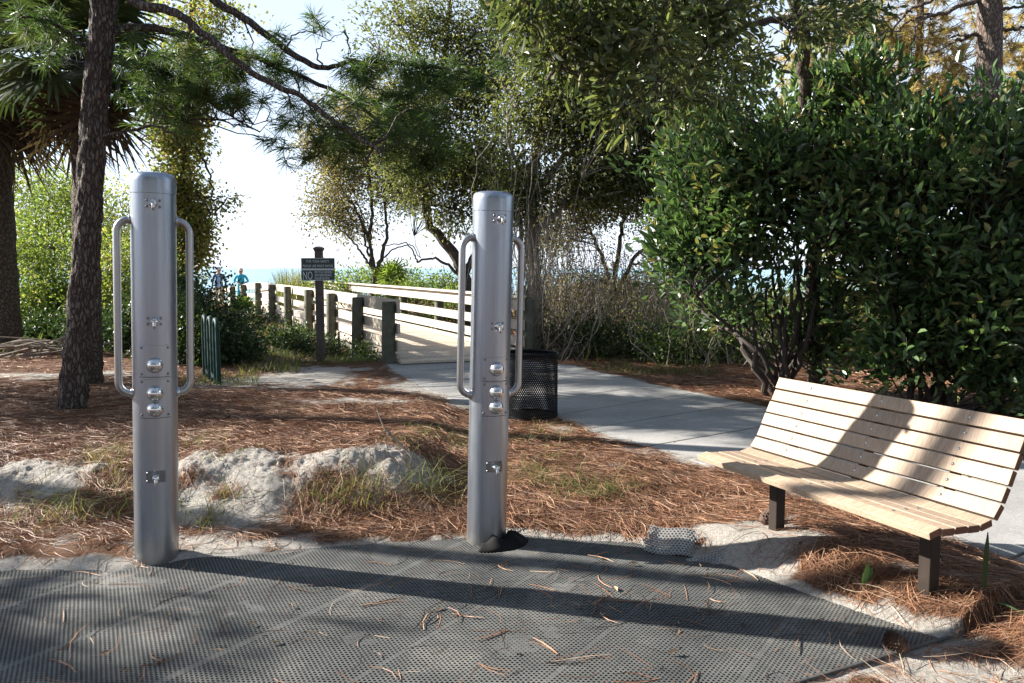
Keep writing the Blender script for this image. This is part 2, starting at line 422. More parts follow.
for a, b in zip(ts[:-1], ts[1:]):
    t = np.linspace(a + 0.0009, b - 0.0009, 9); L = _ev(_SL, t); R = _ev(_SR, t)
    w = np.linspace(0, 1, 14)[None, :, None]
    P = L[:, None, :] * (1 - w) + R[:, None, :] * w
    wob = 0.03 * (vn(P[:, [0, -1], 1] * 7, P[:, [0, -1], 0] * 3, 91))
    P[:, 0, 0] += wob[:, 0]; P[:, -1, 0] += wob[:, 1]
    Z = np.full(P.shape[:2], 0.034)
    V = np.concatenate([np.dstack([P, Z]), ], 0).reshape(-1, 3)
    nx = 14; i = np.arange(8)[:, None]; j = np.arange(13)[None, :]
    F = np.stack([i * nx + j, (i + 1) * nx + j, (i + 1) * nx + j + 1, i * nx + j + 1], -1).reshape(-1, 4)[:, ::-1]
    mb.add(V, F)
    # slab sides
    ring = [k for k in range(13)] + [k * nx + 13 for k in range(8)] + [8 * nx + k for k in range(13, 0, -1)] + [k * nx for k in range(8, 0, -1)]
    T = V[ring]; B = T.copy(); B[:, 2] -= 0.1; n = len(ring); q = np.arange(n)
    mb.add(np.vstack([T, B]), np.stack([q, q + n, (q + 1) % n + n, (q + 1) % n], -1))
tag(mb.build("path", CONC), kind="structure")

# ------------------------------------------------------------------ honeycomb rubber mat (real holes)
def hexcells(mb, centers, A, B, C, half, hole, depth, back=True, rot=0.0):
    """hexagonal rings of material round a hexagonal hole; centers (n,3), plane axes A,B, normal C (each (3,) or (n,3))"""
    n = len(centers); k = np.arange(6); ang = k * PI / 3 + PI / 6 + rot
    A = np.broadcast_to(A, (n, 3)); B = np.broadcast_to(B, (n, 3)); C = np.broadcast_to(C, (n, 3))
    hole = np.broadcast_to(hole, (n,))
    dirs = np.cos(ang)[None, :, None] * A[:, None] + np.sin(ang)[None, :, None] * B[:, None]
    O = centers[:, None] + dirs * half * 1.1547; I = centers[:, None] + dirs * (hole * 1.1547)[:, None, None]
    D = I - C[:, None] * depth
    V = np.concatenate([O, I, D], 1).reshape(-1, 3); base = (np.arange(n) * 18)[:, None]; k2 = (k + 1) % 6
    f1 = np.stack([base + k, base + k2, base + 6 + k2, base + 6 + k], -1).reshape(-1, 4)
    f2 = np.stack([base + 6 + k, base + 6 + k2, base + 12 + k2, base + 12 + k], -1).reshape(-1, 4)
    t = np.repeat(hash2(np.arange(n), np.arange(n) * 0 + 7, 3), 6)
    mb.add(V, np.vstack([f1, f2]), np.concatenate([t, t]))
def mat_material():
    m, nt, p = newmat("mat_rubber")
    n1 = noise(nt, 2.2, 6, .65); n2 = noise(nt, 60, 4, .7)
    c = ramp(nt, n1, [(0.3, (0.050, 0.052, 0.052)), (0.52, (0.090, 0.091, 0.087)), (0.74, (0.18, 0.172, 0.156))])
    c = mixc(nt, 1.0, c, ramp(nt, n2, [(0.3, (.7, .7, .7)), (.7, (1.15, 1.15, 1.15))]), 'MULTIPLY')
    nt.links.new(c, p.inputs["Base Color"]); p.inputs["Roughness"].default_value = 0.75; p.inputs["Specular IOR Level"].default_value = 0.35
    bump(nt, p, n2, 0.3, 0.002)
    return m
MATM = mat_material()
pitch = 0.0190; th = math.radians(-63)
ua = np.array([math.cos(th), math.sin(th)]); ub = np.array([-math.sin(th), math.cos(th)])
I_, J_ = np.meshgrid(np.arange(-330, 331), np.arange(-330, 331))
cx_ = (I_ + 0.5 * (J_ % 2)) * pitch; cy_ = J_ * pitch * 0.8660254
PX = ua[0] * cx_ + ub[0] * cy_ + 0.2; PY = ua[1] * cx_ + ub[1] * cy_ + 3.2
okm = (matdist(PX, PY) > -0.10) & (((PY - 3.25) * 0.894 + (1.74 - PX) * 0.447) > 0) & (PX > -4.3) & (PY > 2.1)
# the joints between mat panels run along the lattice direction at 57 degrees
al = (ub * math.cos(math.radians(30)) - ua * math.sin(math.radians(30)))
s_ = (PX * -math.sin(math.radians(57)) + PY * math.cos(math.radians(57)))
seam = (np.abs(((s_ / 0.59) % 1.0) - 0.5) * 0.59) < 0.011
cen = np.stack([PX[okm], PY[okm], 0.003 * fbm(PX[okm] * 1.3, PY[okm] * 1.3, 8, 2)], -1)
mb = MB()
hexcells(mb, cen, np.array([ua[0], ua[1], 0]), np.array([ub[0], ub[1], 0]), np.array([0, 0, 1.]), pitch / 2, np.where(seam[okm], 0.0034, 0.0058) * np.where(fbm(cen[:, 0] * 3.1, cen[:, 1] * 3.1, 18, 4) > .40, .6, 1.0), 0.012)
# thickened border strip along the free edge
e0 = np.array([1.80, 3.28, -0.004]); e1 = np.array([-0.6, 2.08, -0.004])
tube(mb, smooth_path([e0, (e0 + e1) / 2 + np.array([0, 0, 0.003]), e1], 30), 0.008, 6)
tag(mb.build("rubber_mat", MATM), "dark grey honeycomb rubber mat spread on the sand beneath the two steel posts", "mat")
SCRAPM = plain('sun_bleached_rubber', (.27, .27, .26), .8, var=.2, scale=14)
# a torn piece of the same mat lying on the sand
def mat_piece(name, label, c, ax, nx, ny, seed):
    r = np.random.default_rng(seed); mb = MB()
    i, j = np.meshgrid(np.arange(nx), np.arange(ny)); x = (i + 0.5 * (j % 2) - nx / 2) * pitch; y = (j - ny / 2) * pitch * .866
    k = (np.abs(y) < ny / 2 * pitch * .866 * (0.92 + 0.25 * vn(x * 30, y * 0, seed))) & (np.abs(x) < nx / 2 * pitch * (0.92 + .3 * vn(y * 30, x * 0, seed + 1)))
    x, y = x[k], y[k]; A, B, C = np.asarray(ax, float)
    cc = x[:, None] * A + y[:, None] * B + (0.10 * x * x + 0.012 * np.sin(x * 25))[:, None] * C
    hexcells(mb, cc, A, B, C, pitch / 2, 0.0058, 0.010)
    o = mb.build(name, SCRAPM, smooth=False, local=False); o.location = tuple(c)
    return tag(o, label, "mat")
def frame(fwd, up):
    f = nrm(fwd); u = nrm(np.asarray(up, float) - f * np.dot(up, f)); return np.array([np.cross(f, u), f, u])
p_ = gr(672, 536, 0.08); z_ = hfun(p_[0], p_[1])
mat_piece("mat_scrap", "broken scrap of honeycomb mat tilted up on the sand left of the bench leg", (p_[0], p_[1], z_ + 0.05), frame((0.25, 1, 0.62), (0, -0.5, 1)), 15, 12, 5)
p_ = gr(708, 551, 0.06); z_ = hfun(p_[0], p_[1])
mat_piece("mat_scrap", "smaller mat scrap half buried in the pale sand mound beside the tilted scrap", (p_[0], p_[1], z_ + 0.02), frame((-0.3, 1, 0.5), (0, -0.4, 1)), 10, 8, 9)

# ------------------------------------------------------------------ pine straw, loose needles
STRAWM = leafmat("dry_needles", [(0.0, (0.050, 0.028, 0.019)), (0.4, (0.160, 0.072, 0.040)), (0.7, (0.32, 0.165, 0.088)), (1.0, (0.45, 0.34, 0.24))], 0.6, 0.0, 0.25)
def strips(mb, P, D, L, W, r, lift=0.012, bend=0.25):
    """thin bent needles lying on the ground"""
    n = len(P); S = np.stack([-D[:, 1], D[:, 0]], -1)
    t = np.array([-0.5, -0.17, 0.17, 0.5]); k = (r.random(n) - 0.5) * bend
    X = P[:, None, :] + D[:, None, :] * (t[None, :, None] * L[:, None, None]) + S[:, None, :] * ((t ** 2)[None, :] * (k * L * 4)[:, None])[:, :, None]
    Z = np.stack([hfun2(X[:, q, 0], X[:, q, 1]) for q in range(4)], 1)
    lf = (r.random(n) ** 2 * lift)[:, None] + 0.003 + (r.random((n, 1)) - .35) * 0.10 * (t[None, :] + .5) * L[:, None]
    Z = np.maximum(Z + lf, Z + 0.002)
    w = W[:, None] * np.array([0.8, 1, 1, 0.5])[None, :]
    tilt = (r.random(n) - 0.5)[:, None] * 1.2
    A = np.dstack([X + S[:, None, :] * w[:, :, None] / 2, Z + w * tilt]); B = np.dstack([X - S[:, None, :] * w[:, :, None] / 2, Z - w * tilt])
    V = np.stack([A, B], 2).reshape(-1, 3); base = (np.arange(n) * 8)[:, None]
    q = np.arange(3)[None, :] * 2
    F = np.stack([base + q, base + q + 1, base + q + 3, base + q + 2], -1).reshape(-1, 4)
    tint = np.repeat(np.clip(r.normal(0.48, 0.24, n), 0, 1), 3)
    mb.add(V, F, tint)
def hfun2(x, y): return np.maximum(hfun(x, y), np.where(matdist(x, y) > 0.02, 0.0, -9)) + np.where(pathdist(x, y) > 0.1, 0.05, 0)
r = np.random.default_rng(3)
mb = MB()
def scatter(n, x0, x1, y0, y1, thr=0.25, power=1.0):
    P = np.stack([r.uniform(x0, x1, n), r.uniform(y0, y1, n)], -1)
    w = strawmask(P[:, 0], P[:, 1]) ** power
    k = (r.random(n) < w) & (matdist(P[:, 0], P[:, 1]) < -0.02) & (pathdist(P[:, 0], P[:, 1]) < 0.02) & (w > thr)
    return P[k]
def dirs_at(P, spread=1.0):
    a = 2.4 * fbm(P[:, 0] * 1.1, P[:, 1] * 1.1, 15, 2) * PI + r.normal(0, spread, len(P))
    return np.stack([np.cos(a), np.sin(a)], -1)
for (n, x0, x1, y0, y1, w) in ((60000, 0.0, 3.2, 3.0, 6.5, 0.0015), (5000, .6, 3.0, 2.2, 3.3, .0015), (36000, -4.0, 0.3, 4.3, 6.6, 0.0018), (45000, -7, 2.2, 6.4, 10.0, 0.0024), (40000, -7, 2.2, 6.0, 9.5, 0.0020), (30000, -11, 5, 9, 16, 0.0036), (26000, 2.0, 8.0, 4.5, 12.5, 0.003)):
    P = scatter(n, x0, x1, y0, y1)
    strips(mb, P, dirs_at(P, 0.9), r.uniform(0.10, 0.22, len(P)), np.full(len(P), w) * r.uniform(.7, 1.3, len(P)), r, 0.03)
# loose needles over the bare sand, the mat and the path
P = np.stack([r.uniform(-3.6, 2.3, 5200), r.uniform(2.2, 5.9, 5200)], -1); k = (matdist(P[:, 0], P[:, 1]) < 0); P = P[k]
strips(mb, P, dirs_at(P, 2), r.uniform(0.08, 0.2, len(P)), np.full(len(P), 0.0022), r)
P = np.stack([r.uniform(-3.4, 1.6, 620), r.uniform(2.4, 4.4, 620)], -1); P = P[matdist(P[:, 0], P[:, 1]) > 0.02]
strips(mb, P, dirs_at(P, 2), r.uniform(0.05, 0.2, len(P)), np.full(len(P), 0.0022) * r.uniform(.6, 1.5, len(P)), r, 0.008, 0.5)
for q in range(60):   # two and three needles still joined
    c = np.array([r.uniform(-3.0, 1.5), r.uniform(2.6, 4.2)])
    if matdist(c[0], c[1]) < 0.05: continue
    a = r.uniform(0, 6.28); n = r.integers(2, 4); L = r.uniform(.14, .24)
    aa = a + r.normal(0, .10, n); D = np.stack([np.cos(aa), np.sin(aa)], -1)
    strips(mb, c + D * L / 2, D, np.full(n, L), np.full(n, 0.0032), r, 0.006, 0.3)
P = np.stack([r.uniform(-1.5, 4.5, 900), r.uniform(3.5, 12.5, 900)], -1); pd = pathdist(P[:, 0], P[:, 1]); P = P[(pd > 0.02) & (r.random(900) < np.exp(-pd / 0.28) + 0.05)]
strips(mb, P, dirs_at(P, 2), r.uniform(0.08, 0.18, len(P)), np.full(len(P), 0.003), r, 0.006)
tag(mb.build("pine_straw", STRAWM), "rust brown fallen pine needles covering the sandy ground", "pine straw", kind="stuff")

# fallen leaves and bark flakes among the needles
def leaf_litter():
    r = np.random.default_rng(77); mb = MB()
    P = np.concatenate([scatter(900, -4, 3.2, 3.2, 7, .1), scatter(900, -7, 7, 7, 13, .1), scatter(160, -3.4, 1.9, 2.6, 4.4, .0)])
    Q_ = np.stack([r.uniform(-3.2, 1.6, 70), r.uniform(2.5, 4.4, 70)], -1); P = np.concatenate([P, Q_[matdist(Q_[:, 0], Q_[:, 1]) > .03]])
    n = len(P); a = r.uniform(0, 6.28, n); D = np.stack([np.cos(a), np.sin(a), r.normal(0, .25, n)], -1); S = nrm(np.cross(D, np.stack([r.normal(0, .3, n), r.normal(0, .3, n), np.ones(n)], -1)))
    L = r.uniform(.02, .06, n)[:, None]; W = L * r.uniform(.3, .5, (n, 1)); B = np.concatenate([P, (hfun2(P[:, 0], P[:, 1]) + .010)[:, None]], 1)
    V = np.stack([B, B + D * L * .5 + S * W * .5 + bz_ * .004, B + D * L, B + D * L * .5 - S * W * .5 + bz_ * .006], 1).reshape(-1, 3)
    mb.add(V, (np.arange(n) * 4)[:, None] + np.arange(4)[None], r.random(n))
    m = leafmat("dead_leaf", [(0, (.06, .04, .025)), (.5, (.17, .11, .065)), (1, (.33, .25, .17))], .7, .1, .2)
    tag(mb.build("leaf_litter", m), "small dead leaves and bark flakes scattered over the straw", "leaf litter", kind="stuff")
bz_ = np.array([0, 0, 1.])
leaf_litter()
# ------------------------------------------------------------------ grass and low herbs
GRASSM = leafmat("grass_blades", [(0.0, (0.045, 0.075, 0.018)), (0.45, (0.10, 0.14, 0.035)), (0.75, (0.22, 0.20, 0.075)), (1.0, (0.34, 0.27, 0.14))], 0.55, 0.35, 0.3)
def blades(mb, P, H, W, lean, r, dry):
    n = len(P); a = r.uniform(0, 2 * PI, n); D = np.stack([np.cos(a), np.sin(a), 0 * a], -1); S = np.stack([-np.sin(a), np.cos(a), 0 * a], -1)
    t = np.array([0, .35, .7, 1.0]); ln = lean * r.uniform(.3, 1.3, n)
    Z0 = hfun2(P[:, 0], P[:, 1]) - 0.01
    C = np.concatenate([P, Z0[:, None]], 1)[:, None, :] + D[:, None, :] * (ln[:, None] * H[:, None] * t[None, :] ** 1.8)[:, :, None]
    C[:, :, 2] += H[:, None] * (t[None, :] - 0.45 * np.minimum(ln, 1.2)[:, None] * t[None, :] ** 2.5)
    w = W[:, None] * np.array([1, .95, .65, .08])[None, :]
    V = np.stack([C + S[:, None, :] * w[:, :, None] / 2, C - S[:, None, :] * w[:, :, None] / 2], 2).reshape(-1, 3)
    base = (np.arange(n) * 8)[:, None]; q = np.arange(3)[None, :] * 2
    mb.add(V, np.stack([base + q, base + q + 1, base + q + 3, base + q + 2], -1).reshape(-1, 4), np.repeat(np.clip(r.normal(dry, .2, n), 0, 1), 3))
mb = MB(); r = np.random.default_rng(12)
# (u, v, spread u, spread v, tufts, blade height, dryness)
for (u, v, su, sv_, nt_, hh, dr) in [(75, 512, 45, 16, 17, .24, .65), (112, 470, 30, 22, 11, .24, .65), (205, 515, 26, 18, 13, .24, .55), (105, 452, 40, 8, 16, .13, .85), (200, 445, 35, 8, 12, .14, .75),
        (375, 495, 45, 14, 17, .24, .68), (440, 488, 26, 16, 15, .27, .62), (430, 438, 36, 12, 34, .12, .35), (540, 475, 36, 18, 30, .16, .5), (590, 492, 36, 10, 26, .14, .45), (535, 440, 26, 12, 22, .15, .6), (470, 450, 20, 14, 16, .14, .3),
        (285, 407, 18, 3, 10, .07, .2), (200, 445, 60, 7, 10, .10, .6), (320, 505, 60, 10, 8, .16, .6), (30, 520, 25, 12, 7, .15, .5), (480, 445, 20, 8, 10, .12, .4), (620, 490, 25, 6, 4, .08, .6)]:
    for q in range(nt_):
        c = gh(u + r.normal(0, su * .6), v + r.normal(0, sv_ * .6))
        if matdist(c[0], c[1]) > -0.06 or pathdist(c[0], c[1]) > -.05: continue
        n = r.integers(4, 11)
        P = c[:2] + r.normal(0, 0.04, (n, 2))
        blades(mb, P, hh * r.uniform(.45, 1.25, n), r.uniform(.0022, .0046, n), 1.7, r, dr)
# grass strip by the boardwalk
for (u0, u1, v0, v1, n, hh, dr) in [(225, 385, 345, 362, 2600, .13, .35), (240, 300, 350, 372, 900, .16, .65), (590, 720, 352, 372, 1200, .12, .4), (180, 260, 372, 388, 500, .1, .5)]:
    U = r.uniform(u0, u1, n); Vv = r.uniform(v0, v1, n)
    P = np.array([gr(a, b, 0.05)[:2] for a, b in zip(U, Vv)]); P = P[pathdist(P[:, 0], P[:, 1]) < -.08]
    k = fbm(P[:, 0] * 1.5, P[:, 1] * 1.5, 33, 2) > -.18; P = P[k]
    blades(mb, P, hh * r.uniform(.4, 1.4, len(P)), r.uniform(.005, .012, len(P)), 1.0, r, dr)
# dune grass farther off
n = 14000; P = np.stack([r.uniform(-26, 22, n), r.uniform(13, 37, n)], -1)
k = (fbm(P[:, 0] * .5, P[:, 1] * .5, 34, 3) > -.1) & (pathdist(P[:, 0], P[:, 1]) < -.2); P = P[k]
P = P[np.abs(P[:, 0] - np.interp(P[:, 1], [12, 28, 37], [-1.3, -7.2, -12.3])) > 1.6]
blades(mb, P, .35 * r.uniform(.4, 1.5, len(P)), r.uniform(.012, .022, len(P)), .8, r, .55)
tag(mb.build("grass", GRASSM), "thin green and straw coloured grass growing out of the sand", "grass", kind="stuff")
# ------------------------------------------------------------------ steel fitness posts
def steel(name, col, rough, streak=0.1):
    m, nt, p = newmat(name)
    n = noise(nt, 3.5, 6, .6, stretch=(1, 1, .25)); n2 = noise(nt, 40, 4, .6, stretch=(1, 1, .3))
    c = ramp(nt, n, [(.3, tuple(x * (1 - streak) for x in col)), (.7, col)])
    if streak < .2:   # water marks running down and sand splashed on the foot
        st = noise(nt, 9, 6, .7, stretch=(1, 1, .06)); c = mixc(nt, 1.0, c, ramp(nt, st, [(.36, (.72, .73, .75)), (.5, (1, 1, 1)), (.68, (1.12, 1.12, 1.1))]), 'MULTIPLY')
        tc = N(nt, "ShaderNodeTexCoord"); sx = N(nt, "ShaderNodeSeparateXYZ"); nt.links.new(tc.outputs["Object"], sx.inputs[0])
        mz = N(nt, "ShaderNodeMath", operation='MULTIPLY_ADD'); mz.inputs[1].default_value = .45; nt.links.new(noise(nt, 14, 6, .7), mz.inputs[0]); nt.links.new(sx.outputs[2], mz.inputs[2])
        c = mixc(nt, ramp(nt, mz.outputs[0], [(.16, (.8, .8, .8)), (.42, (0, 0, 0))]), c, (.30, .27, .23))
    nt.links.new(c, p.inputs["Base Color"]); p.inputs["Metallic"].default_value = 0.9
    mr = N(nt, "ShaderNodeMapRange"); mr.inputs[3].default_value = rough - .06; mr.inputs[4].default_value = rough + .07
    nt.links.new(n2, mr.inputs[0]); nt.links.new(mr.outputs[0], p.inputs["Roughness"])
    bump(nt, p, n2, 0.02, 0.0008)
    return m
STEEL = steel("blasted_steel", (0.34, 0.375, 0.43), 0.34)
STEEL2 = steel("tube_steel", (0.40, 0.41, 0.42), 0.34)
SHINY = steel("polished_steel", (0.62, 0.62, 0.62), 0.20)
DARKGAP = plain("dark_gap", (0.03, 0.03, 0.03), 0.8)
BOLT = steel("bolt_steel", (0.22, 0.22, 0.23), 0.4)
DKPLATE = steel("weathered_plate", (0.20, 0.20, 0.21), 0.5, 0.3)
def fitness_post(base, top, face, r0, label, vs, plate_v, dy, collar=False):
    base = np.array(base, float); z0 = hfun(base[0], base[1]); top = np.array(top, float)
    root = empty("fitness_post", base, label, "exercise post", "steel stretching posts on the mat")
    ax = nrm(top - base); H = np.linalg.norm(top - base)
    f = np.array([math.sin(face), -math.cos(face), 0]); f = nrm(f - ax * np.dot(f, ax)); rt = np.cross(-f, ax) * -1
    rt = np.cross(ax, -f) * -1
    if rt[0] < 0: rt = -rt
    A = np.array([rt, -f, ax])
    mb = MB(); lathe(mb, base, [(r0, -0.25), (r0, H - .105)], 64, A); mb.build("pipe", STEEL, root, smooth=True)
    R = r0 + .0015
    mb = MB(); lathe(mb, base, [(r0 - .004, H - .106), (R, H - .1035), (R, H - .045), (R * .985, H - .028), (R * .94, H - .014), (R * .85, H - .005), (R * .7, H - .001), (R * .35, H), (0.001, H)], 64, A); mb.build("cap", STEEL, root, smooth=True)
    def P(ang, h, rr): return base + ax * h + rr * (math.sin(ang) * rt + math.cos(ang) * f)
    def hz(v):
        p = at(vs[0], v, dy); return (p - base)[2] / ax[2]
    def patch(mb, ang0, ang1, h0, h1, rr, th, n=14):
        a = np.linspace(ang0, ang1, n)
        o = np.array([[P(x, h, rr + th) for x in a] for h in (h0 + .002, h1 - .002)]); ii = np.array([[P(x, h, rr - .002) for x in (a * 1.0)] for h in (h0, h1)])
        V = np.concatenate([o.reshape(-1, 3), ii.reshape(-1, 3)]); F = []
        for k in range(n - 1):
            F.append([k, k + 1, n + k + 1, n + k])
            F.append([2 * n + k, 2 * n + k + 1, k + 1, k]); F.append([n + k, n + k + 1, 3 * n + k + 1, 3 * n + k])
        F.append([0, n, 3 * n, 2 * n]); F.append([n - 1, 2 * n - 1 + 0, 4 * n - 1, 3 * n - 1])
        mb.add(V, F)
    def boltat(par, a, h, rr, s=.0065, mat=BOLT):
        m = MB(); n = nrm(P(a, h, 1) - P(a, h, 0)); u = np.cross(ax, n)
        lathe(m, P(a, h, rr), [(s * 1.0, -.001), (s, .0025), (s * .7, .005), (.0003, .0055)], 10, np.array([u, ax, n])); m.build("bolt", mat, par, smooth=True)
    # side handles
    for sgn in (-1, 1):
        a = sgn * PI / 2; ht = hz(vs[1]); hb = hz(vs[2]); q = .062
        def S(h, rr): return P(a, h, rr)
        d1 = .168
        pts = [S(ht, r0 - .02), S(ht, d1 - q)] + [P(a, ht - q + q * math.cos(t), d1 - q + q * math.sin(t)) for t in np.linspace(.15, PI / 2, 8)] + \
              [P(a, hb + q - q * math.cos(t), d1 - q + q * math.sin(t)) for t in np.linspace(PI / 2, .15, 8)] + [S(hb, d1 - q), S(hb, r0 - .02)]
        mb = MB(); tube(mb, pts, .0185, 16); h = mb.build("handle", STEEL2, root, smooth=True)
        for hh in (ht, hb):
            m = MB(); n = nrm(P(a, hh, 1) - P(a, hh, 0)); lathe(m, P(a, hh, r0 - .004), [(.027, 0), (.027, .006), (.0215, .013), (.0195, .013)], 18, np.array([np.cross(ax, n), ax, n])); m.build("weld_collar", STEEL2, h, smooth=True)
    # three small hook plates
    for i, v in enumerate(vs[3:6]):
        h = hz(v); w = .34 if i < 2 else .42; hh = .023 if i < 2 else .030
        mb = MB(); patch(mb, -w, w, h - hh, h + hh, r0, .0035); pl = mb.build("hook_plate", STEEL if i < 2 else DKPLATE, root)
        for sx in (-1, 1):
            for sz in (-1, 1): boltat(pl, sx * (w - .07), h + sz * (hh - .009), r0 + .0035)
        n = nrm(P(0, h, 1) - P(0, h, 0)); u = np.cross(ax, n); B = np.array([u, ax, n])
        m = MB(); lathe(m, P(0, h, r0), [(.019, 0), (.019, .008), (.014, .014), (.0125, .03), (.016, .033), (.016, .042), (.009, .046), (.0003, .047)], 24, B)
        c = P(0, h, r0 + .03)
        tube(m, smooth_path([c, c + n * .014 - ax * .006, c + n * .020 - ax * .02, c + n * .012 - ax * .032], 10), [.008] * 9 + [.006], 10)
        m.build("hook", SHINY, pl, smooth=True)
    # one plate with one button, one with two
    for (v0, v1, kv) in plate_v:
        h1, h0 = hz(v0), hz(v1); w = .72
        mb = MB(); patch(mb, -w, w, h0, h1, r0, .003, 24); pl = mb.build("button_plate", STEEL, root)
        mb = MB(); patch(mb, -w - .012, w + .012, h0 - .004, h0 + .001, r0, .0012, 24); mb.build("plate_gap", DARKGAP, pl)
        for sx in (-1, 1):
            for hh in (h0 + .014, h1 - .014): boltat(pl, sx * (w - .13), hh, r0 + .003, .006)
        for v in kv:
            h = hz(v); n = nrm(P(0.0, h, 1) - P(0.0, h, 0)); B = np.array([np.cross(ax, n), ax, n])
            m = MB(); t = np.linspace(0, PI / 2, 9)
            lathe(m, P(0, h, r0), [(.039, 0), (.039, .007)] + [(max(.0365 * math.cos(x), .0003), .010 + .034 * math.sin(x)) for x in t], 32, B); m.build("button", SHINY, pl, smooth=True)
    return root
FL = np.array([-1.842, 4.19, 0.0]); FR = np.array([-0.142, 4.485, 0.0])
fitness_post(FL, at(153, 173, 4.19), .40, .1065, "left steel exercise post standing on the mat edge near the pine trunk", (152, 219, 396, 203, 321, 477), [(345, 377, [365]), (379, 418, [393, 409])], 4.085)
fr_ = fitness_post(FR, at(493.5, 192, 4.485), 0.36, .1085, "right steel exercise post standing on the mat in front of the black trash can", (493, 237, 397, 218, 326, 467), [(357, 381, [369]), (382, 416, [392, 407])], 4.378)
# curled rubber collar at the foot of the right post
mb = MB(); r = np.random.default_rng(4)
n = 40; a = np.linspace(-1.75, .45, n); cc = []
i = 0
for rr, zz in ((.122, .050), (.150, .040), (.185, .012), (.205, -.004)):
    for x in a:
        k = 1 + .10 * math.sin(x * 5 + rr * 30); e = 1 - abs((x + .65) / 1.12) ** 4
        cc.append(FR + np.array([math.cos(x) * rr * (1 + .15 * e), math.sin(x) * rr * (1.0 + .05 * e), max(zz * k * (.25 + .75 * e) * (1 + .3 * math.sin(x * 9)), -.004) + .004]))
V = np.array(cc); F = [[q * n + j, (q + 1) * n + j, (q + 1) * n + j + 1, q * n + j + 1] for q in range(3) for j in range(n - 1)]
mb.add(V, F)
o = tag(mb.build("rubber_collar", plain("black_rubber", (.007, .007, .007), .8, spec=.15, var=.3, bmp=.3), smooth=True), "black crumpled rubber collar wrapped round the foot of the right steel post", "rubber collar")
md = o.modifiers.new("thick", 'SOLIDIFY'); md.thickness = .012

# ------------------------------------------------------------------ bench
def wood_material(name, a, b, grain, sc_=1.0):
    m, nt, p = newmat(name)
    uvn = N(nt, "ShaderNodeTexCoord"); mp = N(nt, "ShaderNodeMapping"); mp.inputs["Scale"].default_value = grain
    nt.links.new(uvn.outputs["Object"], mp.inputs[0])
    n = N(nt, "ShaderNodeTexNoise"); n.inputs["Scale"].default_value = 6 * sc_; n.inputs["Detail"].default_value = 6; n.inputs["Distortion"].default_value = .4; nt.links.new(mp.outputs[0], n.inputs["Vector"])
    n2 = noise(nt, 3, 4); t = N(nt, "ShaderNodeAttribute", attribute_name="tint")
    c = ramp(nt, n.outputs["Fac"], [(.3, a), (.68, b)])
    c = mixc(nt, 1.0, c, ramp(nt, t.outputs["Fac"], [(0, (.74, .73, .73)), (1, (1.10, 1.07, 1.02))]), 'MULTIPLY')
    c = mixc(nt, 1.0, c, ramp(nt, n2, [(.3, (.85, .85, .85)), (.7, (1.05, 1.05, 1.05))]), 'MULTIPLY')
    nt.links.new(c, p.inputs["Base Color"]); p.inputs["Roughness"].default_value = .62; p.inputs["Specular IOR Level"].default_value = .3
    bump(nt, p, n.outputs["Fac"], .25, .002)
    return m
BYAW = -1.156; BX, BY_, BZ = 1.60, 3.109, 0.101; BL = 1.472; HS = .392
bx = np.array([math.cos(BYAW), math.sin(BYAW), 0]); by = np.array([-math.sin(BYAW), math.cos(BYAW), 0]); bz = np.array([0, 0, 1.])
SLATW = wood_material("bench_slat_wood", (.26, .190, .132), (.42, .325, .245), (30, 3.0, 30))
ENDW = wood_material("slat_end_grain", (.10, .045, .028), (.20, .095, .055), (40, 40, 40))
LEGM = plain("bench_leg_paint", (.024, .016, .012), .6, spec=.25, var=.25, bmp=.1)
B0 = np.array([BX, BY_, BZ])
bench = empty("park_bench", B0 - bx * BL / 2 + by * .35, "slatted wooden bench with a curved back standing beside the concrete path", "bench")
prof = smooth_path(np.array([[0, HS - .012], [.06, HS + .002], [.18, HS - .004], [.30, HS - .008], [.365, HS + .016], [.415, HS + .085], [.47, HS + .20], [.563, HS + .392]]), 300)
arc = np.concatenate([[0], np.cumsum(np.linalg.norm(np.diff(prof, axis=0), axis=1))]); NS = 11
tot = arc[-1]; step = tot / NS
def pf(s):
    p = np.array([np.interp(s, arc, prof[:, 0]), np.interp(s, arc, prof[:, 1])]); e = .004
    q = np.array([np.interp(s + e, arc, prof[:, 0]), np.interp(s + e, arc, prof[:, 1])]); q0 = np.array([np.interp(s - e, arc, prof[:, 0]), np.interp(s - e, arc, prof[:, 1])])
    return p, (q - q0) / np.linalg.norm(q - q0)
BCOL = (-.263, -BL / 2, -(BL - .263))
rb = np.random.default_rng(2)
for k in range(NS):
    p, t = pf((k + .5) * step)
    T = by * t[0] + bz * t[1]; Nn = -by * t[1] + bz * t[0]
    w = step - .0082; th = .030
    c = B0 - bx * BL / 2 + by * p[0] + bz * p[1] - Nn * th / 2 + Nn * rb.normal(0, .0012)
    mb = MB(); box(mb, (0, 0, 0), (BL + rb.normal(0, .003), w, th), None, .0035, tint=rb.random())
    me = mb.mesh("slat", [SLATW, ENDW])
    for f in me.polygons:
        if abs(f.normal.x) > .8: f.material_index = 1
    o = bpy.data.objects.new("slat", me); COL.objects.link(o); o.parent = bench
    M = Matrix(((*np.stack([bx, T, Nn], 1)[0], 0), (*np.stack([bx, T, Nn], 1)[1], 0), (*np.stack([bx, T, Nn], 1)[2], 0), (0, 0, 0, 1)))
    M.translation = Vector(c - np.array(bench.location)); o.matrix_local = M
    for tcol in BCOL:
        if k in (0, 2, 4): 
            if k != 2: continue
        m = MB(); lathe(m, (tcol + BL / 2, 0, th / 2 - .001), [(.0075, 0), (.0075, .002), (.005, .0045), (.0003, .005)], 12); bo = m.build("bolt", SHINY, None, smooth=True, local=False); bo.parent = o
